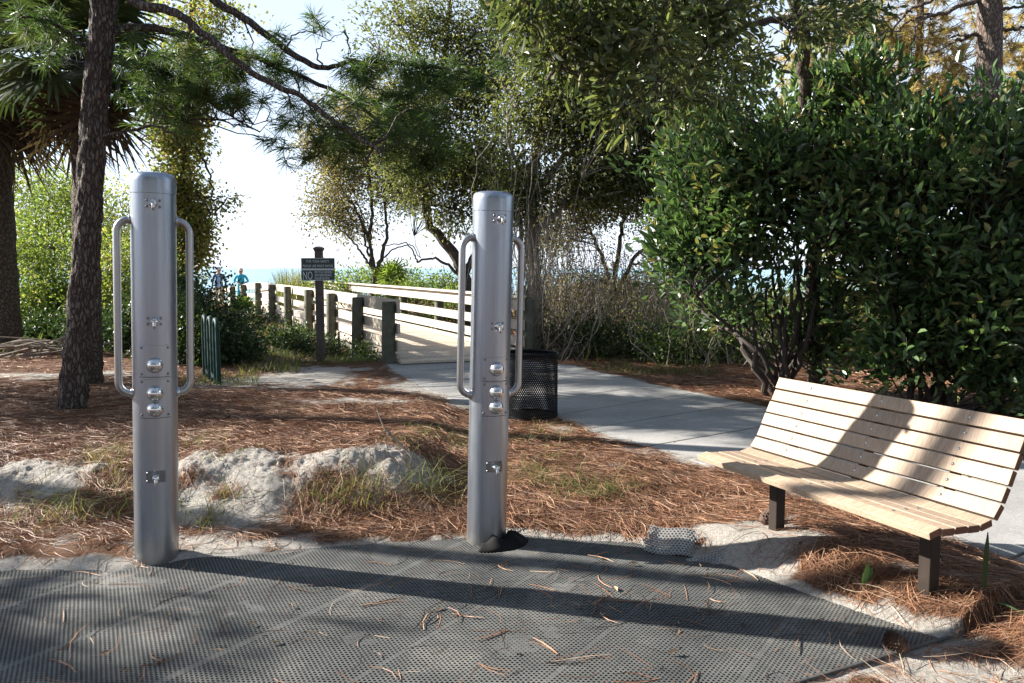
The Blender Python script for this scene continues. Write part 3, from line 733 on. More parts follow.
for tcol in BCOL:   # flat steel brackets under the slats
    mb = MB(); ss = np.linspace(.03, tot - .03, 40); V = []
    for s in ss:
        p, t = pf(s); Nn = -by * t[1] + bz * t[0]; o_ = B0 + bx * tcol + by * p[0] + bz * p[1] - Nn * .032
        for dx_, dn in ((-.025, 0), (.025, 0), (.025, -.010), (-.025, -.010)): V.append(o_ + bx * dx_ + Nn * dn)
    F = [[4 * q + j, 4 * q + (j + 1) % 4, 4 * q + 4 + (j + 1) % 4, 4 * q + 4 + j] for q in range(39) for j in range(4)] + [[3, 2, 1, 0], [156, 157, 158, 159]]
    mb.add(V, F); mb.build("bracket", LEGM, bench)
for tcol in (BCOL[0], BCOL[2]):
    c = B0 + bx * tcol + by * .335; g = float(hfun(c[0], c[1])) - .25; topz = BZ + HS - .05
    mb = MB(); box(mb, (c[0], c[1], (g + topz) / 2), (.060, .060, topz - g), np.array([bx, by, bz]), .005); mb.build("leg", LEGM, bench)

# ------------------------------------------------------------------ trash can of perforated steel
BLACKP = plain("black_paint", (.004, .0045, .005), .5, spec=.18, var=.2)
tc = at(531, 420, 8.12); tcz = float(hfun(tc[0], tc[1]))
can = empty("trash_can", (tc[0], tc[1], tcz), "black perforated steel trash can with a rolled rim at the path edge", "trash can")
cr = .262; ch = .70; mb = MB(); nc = 76; rows = 31
jj, ii = np.meshgrid(np.arange(rows), np.arange(nc)); hp = 2 * PI * cr / nc
ang = ((ii + .5 * (jj % 2)) * 2 * PI / nc).ravel(); zz = (.02 + jj * hp * .866).ravel() + .03
rad = cr; cen = np.stack([tc[0] + rad * np.cos(ang), tc[1] + rad * np.sin(ang), tcz + zz], -1)
A = np.stack([-np.sin(ang), np.cos(ang), 0 * ang], -1); C = np.stack([np.cos(ang), np.sin(ang), 0 * ang], -1)
hexcells(mb, cen, A, np.array([0, 0, 1.]), C, hp / 2, hp * .33, .003)
ch = zz.max() + .03
mb.build("perforated_shell", BLACKP, can)
mb = MB(); rr = .014; t = np.linspace(0, 2 * PI, 13)
lathe(mb, (tc[0], tc[1], tcz), [(cr + rr * math.cos(x), ch + rr * math.sin(x)) for x in t], 64); lathe(mb, (tc[0], tc[1], tcz), [(cr + .003, ch - .03), (cr + .003, ch)], 64); mb.build("rim", BLACKP, can, smooth=True)
mb = MB(); lathe(mb, (tc[0], tc[1], tcz), [(cr - .004, .045), (cr + .004, .045), (cr + .005, -.02), (cr - .004, -.02)], 64); lathe(mb, (tc[0], tc[1], tcz), [(cr - .004, .03), (.001, .03)], 40); mb.build("base_ring", BLACKP, can, smooth=True)

# ------------------------------------------------------------------ green bike rack seen end on
GREENP = plain("dark_green_paint", (.006, .034, .027), .6, spec=.25, var=.2)
p0 = gr(219, 387, .03); p1 = gr(205, 377, .03); u_ = nrm((p1 - p0) * np.array([1, 1, 0])); ln = np.linalg.norm((p1 - p0)[:2])
rack = empty("bike_rack", ((p0 + p1) / 2 * np.array([1, 1, 0])) + np.array([0, 0, .02]), "dark green wave shaped bike rack beside the hedge behind the left post", "bike rack")
nh = 3; w_ = ln / (nh * 2 - 1); rt_ = w_ / 2; zt = .80 + .03
for k in range(nh):
    o_ = p0 + u_ * (2 * k * w_); 
    pts = [o_ + bz * -.1, o_ + bz * (zt - rt_)] + [o_ + u_ * (rt_ - rt_ * math.cos(x)) + bz * (zt - rt_ + rt_ * math.sin(x)) for x in np.linspace(.2, PI - .2, 9)] + [o_ + u_ * w_ + bz * (zt - rt_), o_ + u_ * w_ + bz * -.1]
    mb = MB(); tube(mb, pts, .029, 12); mb.build("hoop", GREENP, rack, smooth=True)
    if k < nh - 1:
        q_ = o_ + u_ * w_
        pts = [q_ + bz * .16] + [q_ + u_ * (rt_ - rt_ * math.cos(x)) + bz * (.16 - rt_ * .8 * math.sin(x)) for x in np.linspace(.2, PI - .2, 7)] + [q_ + u_ * w_ + bz * .16]
        mb = MB(); tube(mb, pts, .027, 10); mb.build("lower_bend", GREENP, rack, smooth=True)

# ------------------------------------------------------------------ sign on a post
def text_part(s, size, loc, mat, par, align='CENTER', width=None):
    cu = bpy.data.curves.new("lettering", 'FONT'); cu.body = s; cu.size = size; cu.align_x = align; cu.extrude = .0015
    o = bpy.data.objects.new("lettering", cu); COL.objects.link(o)
    me = bpy.data.meshes.new_from_object(o.evaluated_get(bpy.context.evaluated_depsgraph_get())); bpy.data.objects.remove(o); bpy.data.curves.remove(cu)
    V = np.empty(len(me.vertices) * 3, np.float32); me.vertices.foreach_get("co", V); V = V.reshape(-1, 3)
    sx = width / (V[:, 0].max() - V[:, 0].min())
    w = np.stack([V[:, 0] * sx, -V[:, 2], V[:, 1]], -1).astype(np.float32); me.vertices.foreach_set("co", w.ravel()); me.update()
    o = bpy.data.objects.new("lettering", me); COL.objects.link(o); me.materials.append(mat); o.parent = par; o.location = loc
    return o
sp = gr(321, 359, 0.04); sd = sp[1]; sz = float(hfun(sp[0], sp[1]))
sign = empty("sign", (sp[0], sp[1], sz), "dark green safety notice board on a wooden post beside the boardwalk", "sign")
PILW = plain("weathered_post_wood", (.085, .068, .058), .85, var=.35, scale=12, bmp=.4)
ztop = at(318, 247, sd)[2] - sz; z1 = at(318, 258, sd)[2] - sz; z0 = at(318, 280.5, sd)[2] - sz
mb = MB(); box(mb, (sp[0], sp[1], sz + (ztop - .09) / 2 - .15), (.115, .115, ztop - .09 + .3), None, .006); mb.build("post", PILW, sign)
mb = MB()
lathe(mb, sp * np.array([1, 1, 0]) + np.array([0, 0, sz + ztop - .09]), [(.080, 0), (.080, .02), (.105, .055), (.105, .075), (.05, .098), (.001, .10)], 4, np.array([[.7071, .7071, 0], [-.7071, .7071, 0], [0, 0, 1]])); mb.build("post_cap", PILW, sign)
sw = 33.0 / FPX * sd; shh = z1 - z0; zc_ = (z0 + z1) / 2
SIGNG = plain("sign_green", (.020, .045, .042), .4, var=.15); SIGNW = plain("sign_white", (.55, .60, .62), .5)
mb = MB(); box(mb, (sp[0], sp[1] - .075, sz + zc_), (sw, .022, shh), None, .003); bd = mb.build("board", SIGNG, sign)
yb = -.075 - .0125
mb = MB(); box(mb, (sp[0], sp[1] + yb - .0005, sz + zc_ - shh * .005), (sw * .97, .004, shh * .075), None, 0); mb.build("dividing_band", SIGNW, bd)
text_part("FOR YOUR SAFETY", shh * .150, (0.0, yb, zc_ + shh * .30), SIGNW, bd, width=sw * .68)
text_part("PLEASE USE FOOT PATHS", shh * .150, (0.0, yb, zc_ + shh * .095), SIGNW, bd, width=sw * .90)
text_part("NO", shh * .50, (-sw * .31, yb, zc_ - shh * .445), SIGNW, bd, width=sw * .28)
for k, s in enumerate(("BICYCLE RIDING", "SKATEBOARDING", "ROLLER SKATING")):
    text_part(s, shh * .145, (-sw * .10, yb, zc_ - shh * (.175 + .135 * k)), SIGNW, bd, 'LEFT', width=sw * (.52, .50, .44)[k])
for zz_ in (z1 - .006, z0 + .006):
    mb = MB(); box(mb, (sp[0], sp[1] + yb + .001, sz + zz_), (sw, .004, .008)); mb.build("border", SIGNW, bd)

# ------------------------------------------------------------------ boardwalk
BWL = np.array([((u - 512) / FPX * d, d) for u, d in [(388, 12.75), (357, 14.9), (331, 17.3), (308.5, 19.9), (288, 22.6), (272, 25.6), (258, 28.6), (243.5, 31.5), (232.5, 34.3), (222, 37), (210, 40)]])
tn = nrm(np.gradient(BWL, axis=0)); nr_ = np.stack([tn[:, 1], -tn[:, 0]], -1)
BWR = BWL + nr_ * 2.25; DZ = 0.085
def DZf(y): return DZ - np.interp(y, [29, 31.5, 34.3, 37, 40], [0, .11, .25, .42, .6])
PLANK = wood_material("deck_wood", (.40, .34, .28), (.55, .48, .40), (4, 1, 4)); RAILW = wood_material("rail_wood", (.42, .37, .31), (.58, .52, .45), (3, 3, 12))
PILE = plain("green_treated_pile", (.085, .085, .060), .85, var=.35, scale=9, bmp=.4)
deck = empty("boardwalk", (BWL[0][0] + .9, BWL[0][1], DZ), "pale timber boardwalk deck leading from the path towards the sea", "boardwalk")
Lc = smooth_path(BWL + nr_ * .13, 400); Rc = smooth_path(BWR - nr_ * .02, 400)
sl = np.concatenate([[0], np.cumsum(np.linalg.norm(np.diff((Lc + Rc) / 2, axis=0), axis=1))]); mb = MB(); rd = np.random.default_rng(8)
s = -.30
ext = lambda S, x: np.array([np.interp(x, sl, S[:, 0]), np.interp(x, sl, S[:, 1])]) if x >= 0 else S[0] + (S[0] - S[3]) / np.linalg.norm(S[0] - S[3]) * -x
while s < sl[-1] - .3:
    a, b, c, d = ext(Lc, s), ext(Rc, s), ext(Rc, s + .137), ext(Lc, s + .137); z = float(DZf(a[1])) + rd.normal(0, .0015)
    V = [[*a, z], [*b, z], [*c, z], [*d, z]] + [[*a, z - .035], [*b, z - .035], [*c, z - .035], [*d, z - .035]]
    mb.add(V, [[0, 1, 2, 3], [0, 4, 5, 1], [1, 5, 6, 2], [2, 6, 7, 3], [3, 7, 4, 0]], rd.random()); s += .143
mb.build("decking", PLANK, deck)
for S in (Lc, Rc):
    mb = MB(); q = S[::20]; V = []
    off = (1 if S is Lc else -1)
    for p_, n_ in zip(q, nrm(np.gradient(q, axis=0))):
        m_ = np.array([n_[1], -n_[0]]) * off
        for dd, z in ((0, -.04), (.045, -.04), (.045, -.26), (0, -.26)): V.append([*(p_ + m_ * dd), z + float(DZf(p_[1]))])
    F = [[4 * k + j, 4 * k + (j + 1) % 4, 4 * k + 4 + (j + 1) % 4, 4 * k + 4 + j] for k in range(len(q) - 1) for j in range(4)]
    mb.add(V, F); mb.build("stringer", PILE, deck)
# kerb board along the right edge
def rail_mesh(S, z0, z1, th, side, tint=.5):
    mb = MB(); V = []; nn = nrm(np.gradient(S, axis=0))
    for p_, n_ in zip(S, nn):
        m_ = np.array([n_[1], -n_[0]]) * side
        for dd, z in ((0, z0), (0, z1), (th, z1), (th, z0)): V.append([*(p_ + m_ * dd), z + float(DZf(p_[1]))])
    n = len(S)
    F = [[4 * k + j, 4 * k + (j + 1) % 4, 4 * k + 4 + (j + 1) % 4, 4 * k + 4 + j] for k in range(n - 1) for j in range(4)] + [[0, 1, 2, 3], [4 * n - 1, 4 * n - 2, 4 * n - 3, 4 * n - 4]]
    mb.add(V, F, tint); return mb
rail_mesh(Rc[::10], .012, .085, .05, -1).build("kerb_board", RAILW, deck)
rail_mesh(Lc[::10], .012, .085, .05, 1).build("kerb_board", RAILW, deck)
vt = [302, 297, 292, 287, 285, 283, 281, 280.5, 281, 281, 281]
for side, (S, lab) in enumerate(((BWL, "pale railing with green round posts on the left side of the boardwalk behind the sign"), (BWR, "pale three board railing on the right side of the boardwalk behind the right steel post"))):
    rl = empty("boardwalk_railing", (*S[0], 0), lab, "railing", "boardwalk railings")
    for k, p_ in enumerate(S):
        rad = .105; ztop = float(DZf(p_[1])) + .90 + .01 * rd.normal(); zb = float(hfun(p_[0], p_[1])) - .4
        mb = MB(); q = p_ if side == 0 else p_ + nr_[k] * .10
        lz = np.array([[q[0] + .012 * rd.normal(), q[1], ztop]]) 
        tube(mb, [[q[0], q[1], zb], [q[0], q[1], .3], [lz[0, 0], lz[0, 1], ztop - .02], [lz[0, 0], lz[0, 1], ztop]], [rad, rad, rad * .97, rad * .86], 20); mb.build("post", PILE, rl, smooth=True)
    Q = smooth_path(S + (nr_ * .112 if side == 0 else -nr_ * .008), 60)
    if side == 0: Q = np.vstack([Q[0] - (Q[1] - Q[0]) * .35, Q])
    else: Q = np.vstack([Q[0] - (Q[1] - Q[0]) * .25, Q])
    for (z0, z1) in ((.72, .93), (.40, .56), (.13, .29)):
        rail_mesh(Q, z0, z1, .042, 1 if side == 0 else -1, rd.random()).build("rail", RAILW, rl)
    mbx = rail_mesh(Q - (nr_[0] * .04 if side == 0 else -nr_[0] * .03), .934, .968, .15 if side == 0 else .17, 1 if side == 0 else -1, .8) if side == 1 else None
    if mbx: mbx.build("cap_rail", RAILW, rl)

# ------------------------------------------------------------------ small things on the ground
CONEM = plain("pine_cone_brown", (.075, .042, .028), .8, var=.4, scale=60)
def pine_cone(u, v, label, s=.045, yaw=0.0):
    c = gr(u, v, .07); z = float(hfun2(c[0], c[1])); c = np.array([c[0], c[1], z + s * .8]); r = np.random.default_rng(int(u))
    mb = MB(); ax = nrm(np.array([math.cos(yaw), math.sin(yaw), .25])); A = frame(np.cross(ax, [0, 0, 1.]), ax)
    u1, u2 = A[0], A[1]
    lathe(mb, c, [(.001, -s * 1.15), (s * .5, -s * .9), (s * .72, -s * .2), (s * .5, s * .7), (.001, s * 1.2)], 14, np.array([u1, u2, ax]))
    for k in range(90):
        t = (k + .5) / 90; a = k * 2.39996; h = (-1.05 + 2.2 * t) * s; rad = s * .72 * math.sin(PI * (.12 + .84 * t)) ** .8
        d = nrm(math.cos(a) * u1 + math.sin(a) * u2 + ax * .35); sd_ = np.cross(ax, d); b = c + ax * h + d * rad * .6; L = s * .52
        mb.add([b - sd_ * s * .12, b + sd_ * s * .12, b + d * L + sd_ * s * .20, b + d * L - sd_ * s * .20, b + d * L * 1.05 + ax * s * .12, b + d * L * .6 + ax * s * .16], [[0, 1, 2, 3], [3, 2, 4, 4][:3] + [4], [0, 5, 5, 1][:3] + [1]] if False else [[0, 1, 2, 3], [0, 3, 4, 5], [1, 5, 4, 2]], 0)
    return tag(mb.build("pine_cone", CONEM, smooth=False), label, "pine cone")
pine_cone(768, 527, "brown pine cone lying against the foot of the left bench leg", .048, .4)
pine_cone(899, 633, "brown pine cone lying on the straw at the right corner of the mat", .040, 2.2)
STICK = plain("grey_twig", (.20, .16, .125), .85, var=.3, scale=30)
def twig(name, label, P, r0, r1, sides=6, branches=()):
    mb = MB(); tube(mb, smooth_path(P, 16), np.linspace(r0, r1, 16), sides)
    for B, q in branches: tube(mb, smooth_path(B, 8), np.linspace(q, q * .4, 8), 5)
    return tag(mb.build(name, STICK, smooth=True), label, "twig")
a = gr(403, 447, .36); b = at(385, 428, a[1] - .02); c = at(377, 409, a[1])
twig("dead_twig", "thin bent dead twig sticking up from the top of the sand bank", [a + np.array([.06, -.02, -.06]), a, b, c], .009, .004, 6, [([b, at(386, 440, a[1]), at(388, 452, a[1])], .004)])
a = gr(404, 417, .05); b = gr(419, 424, .05)
twig("dead_twig", "short pale stick lying flat on the straw behind the sand bank", [[a[0], a[1], float(hfun(a[0], a[1])) + .012], [b[0], b[1], float(hfun(b[0], b[1])) + .012]], .010, .008)
# heap of grey dead branches by the palm
hp_ = gr(30, 356, .05); r = np.random.default_rng(6); mb = MB()
for k in range(22):
    a = r.uniform(-.5, .5) + (PI if r.random() < .5 else 0); L = r.uniform(.5, 1.5); c = hp_ + np.array([r.normal(0, .35), r.normal(0, .25), r.uniform(.03, .26)])
    d = np.array([math.cos(a), math.sin(a), r.normal(0, .18)]); pts = [c - d * L / 2, c + np.array([0, 0, r.normal(0, .05)]), c + d * L / 2]
    for q in pts: q[2] = max(q[2], .03)
    tube(mb, smooth_path(pts, 7), np.linspace(.028, .010, 7) * r.uniform(.6, 1.2), 6)
tag(mb.build("branch_pile", STICK, smooth=True), "low heap of grey dead branches lying by the foot of the left palm", "branches")
# upright green leaf spike by the right bench leg
SPIKE = leafmat("leaf_spike", [(0, (.025, .055, .016)), (1, (.05, .09, .03))], .4, .15, .4)
a = gr(983, 600, .09); z = float(hfun(a[0], a[1])); d = a[1]; top = at(988, 532, d)
t = np.linspace(0, 1, 12); C = np.array([[a[0], a[1], z - .02]]) * (1 - t)[:, None] + top[None] * t[:, None]; w = .011 * (1 - t ** 5) * (.8 + .5 * t)
mb = MB(); V = []
for q, ww in zip(C, w):
    V += [q + np.array([-ww, 0, 0]), q + np.array([0, .004 + ww * .3, 0]), q + np.array([ww, 0, 0]), q + np.array([0, -.003, 0])]
mb.add(V, [[4 * k + j, 4 * k + (j + 1) % 4, 4 * k + 4 + (j + 1) % 4, 4 * k + 4 + j] for k in range(11) for j in range(4)], .3)
tube(mb, smooth_path([at(986, 603, d), at(1003, 604, d - .05), at(1022, 613, d - .1), at(1034, 622, d - .12)], 14), .004, 6, tint=1.0)
tag(mb.build("leaf_spike", SPIKE, smooth=True), "single dark green sword leaf standing upright by the right bench leg", "plant")
a = gr(863, 582, .09); z = float(hfun(a[0], a[1])); mb = MB()
t = np.linspace(0, 1, 8); top = at(869, 562, a[1]) ; C = np.array([[a[0], a[1], z - .01]]) * (1 - t)[:, None] + top[None] * t[:, None]; w = .016 * np.sin(PI * np.clip(t * .9 + .06, 0, 1))
V = []
for q, ww in zip(C, w): V += [q + np.array([-ww, 0, 0]), q + np.array([0, .006, 0]), q + np.array([ww, .004, 0])]
mb.add(V, [[3 * k + j, 3 * k + j + 1, 3 * k + 4 + j, 3 * k + 3 + j] for k in range(7) for j in range(2)], 1.0)
V2 = [v + np.array([.02, .01, -.012]) for v in V]
mb.add(V2, [[3 * k + j, 3 * k + j + 1, 3 * k + 4 + j, 3 * k + 3 + j] for k in range(6) for j in range(2)], .6)
tag(mb.build("seedling", leafmat("seedling_leaf", [(0, (.06, .12, .04)), (1, (.12, .22, .08))], .5, .3), smooth=True), "pale green seedling leaf poking through the straw under the bench front", "plant")

# ------------------------------------------------------------------ two people on the boardwalk
SKIN = plain("skin", (.42, .24, .17), .55, var=.05)
def person(loc, yaw, label, arms, shirt, inner, pants, capcol, shades, scale=1.0, extra=None):
    root = empty("person", loc, label, "person", None); root.rotation_euler = (0, 0, yaw); root.scale = (scale,) * 3
    v = []; e = []; rad = []
    def J(p, r_, par=None):
        v.append(p); rad.append(r_)
        if par is not None: e.append((par, len(v) - 1))
        return len(v) - 1
    pel = J((0, 0, .94), (.155, .115)); wst = J((0, 0, 1.10), (.150, .105), pel); chs = J((0, 0, 1.30), (.175, .115), wst); ub_ = J((0, .01, 1.41), (.125, .085), chs)
    nk = J((0, 0, 1.49), (.058, .058), ub_); hd0 = J((0, -.012, 1.565), (.070, .080), nk); hd1 = J((0, -.010, 1.64), (.078, .092), hd0); hd2 = J((0, 0, 1.70), (.055, .065), hd1)
    J((0, -.112, 1.605), (.012, .014), hd1)
    for s in (-1, 1):
        J((s * .088, 0, 1.61), (.012, .02), hd1)
        sh = J((s * .185, .01, 1.40), (.068, .066), ub_); el = J((s * arms[0][0], arms[0][1], arms[0][2]), (.048, .048), sh); wr = J((s * arms[1][0], arms[1][1], arms[1][2]), (.033, .036), el)
        d = np.array(v[wr]) - np.array(v[el]); d = d / np.linalg.norm(d); pm = np.array(v[wr]) + d * .075; pa = J(tuple(pm), (.036, .024), wr)
        for k, L in enumerate((.07, .08, .075, .06)):
            o_ = np.array([0, (k - 1.5) * .019, 0]); p1 = J(tuple(pm + d * .03 + o_), (.010, .010), pa); J(tuple(pm + d * (.03 + L) + o_ * 1.1 + np.array([-s * .02, 0, 0])), (.008, .008), p1)
        t1 = J(tuple(pm + np.array([-s * .01, -.04, 0]) + d * .0), (.011, .011), wr); J(tuple(pm + np.array([-s * .02, -.055, 0]) + d * .04), (.009, .009), t1)
        hp = J((s * .095, 0, .88), (.098, .098), pel); kn = J((s * .11, -.02 + s * .06, .49), (.062, .066), hp); an = J((s * .115, .03 + s * .08, .09), (.042, .045), kn); J((s * .125, -.11 + s * .08, .035), (.042, .034), an)
    me = bpy.data.meshes.new("body"); me.from_pydata(v, e, []); o = bpy.data.objects.new("body", me); COL.objects.link(o)
    m = o.modifiers.new("skin", 'SKIN'); o.modifiers.new("sub", 'SUBSURF').levels = 2
    for k, d in enumerate(me.skin_vertices[0].data): d.radius = rad[k]; d.use_root = (k == 0)
    dg = bpy.context.evaluated_depsgraph_get(); me2 = bpy.data.meshes.new_from_object(o.evaluated_get(dg)); o.modifiers.clear(); o.data = me2; bpy.data.meshes.remove(me)
    for mm in (SKIN, shirt, inner, pants, SHOE): me2.materials.append(mm)
    wz = np.array(arms[1])
    for f in me2.polygons:
        c = f.center; k = 1
        if c.z > 1.465 and abs(c.x) < .13: k = 0
        elif c.z < .10: k = 4
        elif c.z < .93 and abs(c.x) < .215 and not (abs(c.x) > .17 and abs(arms[1][0]) > .17 and c.z > .7): k = 3
        elif abs(c.x) < .075 and c.y < -.02 and c.z < 1.44: k = 2
        if (abs(abs(c.x) - wz[0]) < .09 and abs(c.y - wz[1]) < .10 and c.z < wz[2] + .01 and c.z > wz[2] - .25 and arms[1][0] > .17) or (arms[1][0] < .17 and c.y < arms[1][1] + .03): 
            if c.z < 1.45: k = 0
        f.material_index = k; f.use_smooth = True
    o.parent = root
    mb = MB()
    lathe(mb, (0, -.004, 1.645), [(.098, 0), (.100, .03), (.088, .075), (.05, .102), (.001, .11)], 20)
    a = np.linspace(PI * 1.15, PI * 1.85, 9); V = [[.095 * math.cos(x), .095 * math.sin(x), 1.655] for x in a] + [[.12 * math.cos(x), .19 * math.sin(x) , 1.64] for x in a]
    mb.add(V, [[k, k + 1, 9 + k + 1, 9 + k] for k in range(8)]); mb.build("cap", capcol, root, smooth=True, local=False)
    mb = MB()
    if shades:
        for s in (-1, 1): box(mb, (s * .034, -.098, 1.622), (.05, .012, .034), None, .004)
        mb.build("sunglasses", BLACKP, root, local=False)
    else:
        for s in (-1, 1):
            mm = MB(); lathe(mm, (s * .03, -.088, 1.622), [(.001, -.012), (.012, 0), (.001, .012)], 10); mm.build("eye", SHOE, root, smooth=True, local=False)
    mb = MB(); box(mb, (0, -.090, 1.568), (.045, .008, .010), None, .002); mb.build("mouth", plain("lips", (.30, .12, .10), .5), root, local=False)
    mb = MB(); lathe(mb, (0, .012, 1.56), [(.083, 0), (.094, .04), (.096, .09)], 18); mbV = mb.V[0]; mb.V[0] = np.where((mbV[:, 1:2] < -.03), mbV * [1, .3, 1], mbV); mb.build("hair", plain("grey_hair", (.25, .22, .20), .8), root, smooth=True, local=False)
    return root
SHOE = plain("shoe_dark", (.05, .05, .05), .6)
NAVY = plain("navy_cloth", (.045, .06, .11), .85, var=.2); LBLUE = plain("light_blue_cloth", (.23, .36, .58), .85, var=.1); TURQ = plain("turquoise_cloth", (.02, .36, .52), .8, var=.1)
TAN = plain("tan_cloth", (.35, .28, .2), .85, var=.1); CAPG = plain("grey_cap", (.30, .34, .40), .8); CAPP = plain("pink_cap", (.55, .38, .36), .8)
p_ = at(219, 280, 36.5); person((p_[0], p_[1], float(DZf(p_[1]))), .25, "person in a light blue shirt, open navy jacket and grey cap on the boardwalk", ((.25, .02, 1.14), (.27, -.04, .90)), NAVY, LBLUE, TAN, CAPG, False, 1.06)
p_ = at(241, 280, 33.2); person((p_[0], p_[1], float(DZf(p_[1]))), .15, "person in a turquoise top, pale cap and sunglasses walking on the boardwalk", ((.31, .0, 1.17), (.13, -.20, 1.10)), TURQ, TURQ, TURQ, CAPP, True, .92)
# ------------------------------------------------------------------ vegetation
def leaves(mb, P, D, Nn, L, W, tint, simple=False, fold=.25):
    """leaf blades: base P, direction D, face normal Nn"""
    n = len(P)
    if n == 0: return
    D = nrm(D); S = nrm(np.cross(D, Nn)); U = np.cross(S, D); L = np.broadcast_to(L, (n,))[:, None]; W = np.broadcast_to(W, (n,))[:, None]
    tint = np.clip(np.broadcast_to(tint, (n,)), 0, 1)
    if simple:
        V = np.stack([P, P + D * L * .5 + S * W * .5 + U * W * .1, P + D * L - U * L * .1, P + D * L * .5 - S * W * .5 + U * W * .1], 1).reshape(-1, 3)
        mb.add(V, (np.arange(n) * 4)[:, None] + np.arange(4)[None], tint); return
    V = np.stack([P, P + D * L * .35 + S * W * .48 + U * W * fold, P + D * L * .75 + S * W * .36 + U * (W * fold * .8 - L * .05), P + D * L - U * L * .12,
                  P + D * L * .75 - S * W * .36 + U * (W * fold * .8 - L * .05), P + D * L * .35 - S * W * .48 + U * W * fold], 1).reshape(-1, 3)
    b = (np.arange(n) * 6)[:, None]
    mb.add(V, np.vstack([b + np.array([[0, 1, 2, 3]]), b + np.array([[0, 3, 4, 5]])]), np.concatenate([tint, tint]))
def rdir(r, n): return nrm(r.normal(size=(n, 3)))
class Tree:
    def __init__(s, seed): s.r = np.random.default_rng(seed); s.wood = MB(); s.leaf = MB(); s.nodes = []; s.nrad = []
    def limb(s, P, r0, r1, n=24, sides=8, wig=0.0, wob=None):
        Q = smooth_path(np.asarray(P, float), n)
        if wig: Q[1:-1] += s.r.normal(0, wig, (n - 2, 3)) * .5
        R = r0 + (r1 - r0) * np.linspace(0, 1, n) ** .8
        tube(s.wood, Q, R, sides, wob=wob); s.nodes.append(Q); s.nrad.append(R); return Q
    def ends(s, lobes):
        """cluster centres in ellipsoid lobes (c, r, n[, shell])"""
        out = []
        for lb in lobes:
            c, rr, n = np.array(lb[0], float), np.array(lb[1], float), lb[2]; pw = lb[3] if len(lb) > 3 else 2.2
            d = rdir(s.r, n); k = s.r.random(n) ** (1 / pw)
            out.append(c + d * rr * k[:, None] * (1 + .22 * s.r.normal(size=(n, 1))))
        return np.concatenate(out)
    def twigs(s, C, r0=.012, r1=.003, frac=1.0, sag=.15, sides=4, seg=6, lim=None):
        nodes = np.concatenate(s.nodes); T = np.zeros_like(C)
        for i, c in enumerate(C):
            dd = np.linalg.norm((nodes - c) * np.array([1, 1, .8]), axis=1) + np.where(nodes[:, 2] > c[2] + .15, .6, 0); j = int(np.argmin(dd)); b = nodes[j]
            L = np.linalg.norm(c - b); m = (b + c) / 2 + s.r.normal(0, .13, 3) * L + np.array([0, 0, sag * L])
            Q = smooth_path([b, m, c], seg); T[i] = Q[-1] - Q[-2]
            if s.r.random() < frac and (lim is None or L < lim): tube(s.wood, Q, np.linspace(r0 * min(1, .45 + L / 2), r1, seg), sides, cap=False); s.nodes.append(Q[2:-1])
        return nrm(T + 1e-6)
    def leafing(s, C, T, per, spread, L, W, tmu, tsd=.2, up=.5, simple=True, droop=0.0, clump=.18):
        r = s.r; k = r.poisson(per, len(C)); idx = np.repeat(np.arange(len(C)), k); n = len(idx)
        off = r.normal(0, 1, (n, 3)) * spread
        P = C[idx] + off; D = nrm(T[idx] * .7 + nrm(off + 1e-6) * .8 + r.normal(0, .5, (n, 3)) + np.array([0, 0, -droop]))
        Nn = nrm(rdir(r, n) + np.array([0, 0, up * 2])); ct = r.normal(0, clump, len(C))[idx]
        leaves(s.leaf, P, D, Nn, L * r.uniform(.65, 1.2, n), W * r.uniform(.7, 1.2, n), r.normal(tmu, tsd, n) + ct, simple)
    def needles(s, C, T, per, L, w, tmu, tsd=.18, spread=.55, droop=.1):
        r = s.r; idx = np.repeat(np.arange(len(C)), per); n = len(idx)
        D = nrm(T[idx] * .8 + rdir(r, n) * (.9 + spread) + np.array([0, 0, -droop])); P = C[idx] - T[idx] * (r.random((n, 1)) * L * .9)
        S = nrm(np.cross(D, rdir(r, n))); l = (L * r.uniform(.6, 1.1, n))[:, None]; dr = np.array([0, 0, -1.0]) * l * .12
        V = np.stack([P - S * w / 2, P + S * w / 2, P + D * l * .6 + S * w * .4 + dr * .3, P + D * l + dr], 1).reshape(-1, 3)
        ct = r.normal(0, .12, len(C))[idx]
        s.leaf.add(V, (np.arange(n) * 4)[:, None] + np.arange(4)[None], np.clip(r.normal(tmu, tsd, n) + ct, 0, 1))
    def build(s, name, base, label, cat, wmat, lmat, group=None, wname="trunk", lname="foliage"):
        root = empty(name, base, label, cat, group)
        if s.wood.n: s.wood.build(wname, wmat, root, smooth=True)
        if s.leaf.n: s.leaf.build(lname, lmat, root)
        return root
def bumpy(seed, amp=.12, fa=6, fz=30):
    return lambda t, a: 1 + amp * (vn(a * fa / 2 + 9 + 0 * t, t * fz, seed) + vn(a * fa + 3 + 0 * t, t * fz * 2.3, seed + 1) * .7)
def gp(u, v, z=.05):
    p = gr(u, v, z); p[2] = float(hfun(p[0], p[1])); return p
PINEBARK = barkmat("pine_bark", (.045, .035, .030), (.185, .155, .135), 30, .30, 1.0, .03)
PALMBARK = barkmat("palm_bark", (.035, .028, .022), (.14, .115, .09), 22, .7, .9, .02)
OAKBARK = barkmat("oak_bark", (.035, .028, .022), (.13, .105, .085), 30, .3, .8, .01)
DRYWOOD = plain("dry_twigs", (.27, .23, .185), .9, var=.35, scale=5)
SHRUBWOOD = plain("shrub_stems", (.045, .034, .027), .85, var=.4, scale=14, bmp=.3)
LIGHTBARK = barkmat("pale_pine_bark", (.07, .052, .043), (.24, .19, .155), 26, .36, .9, .02)
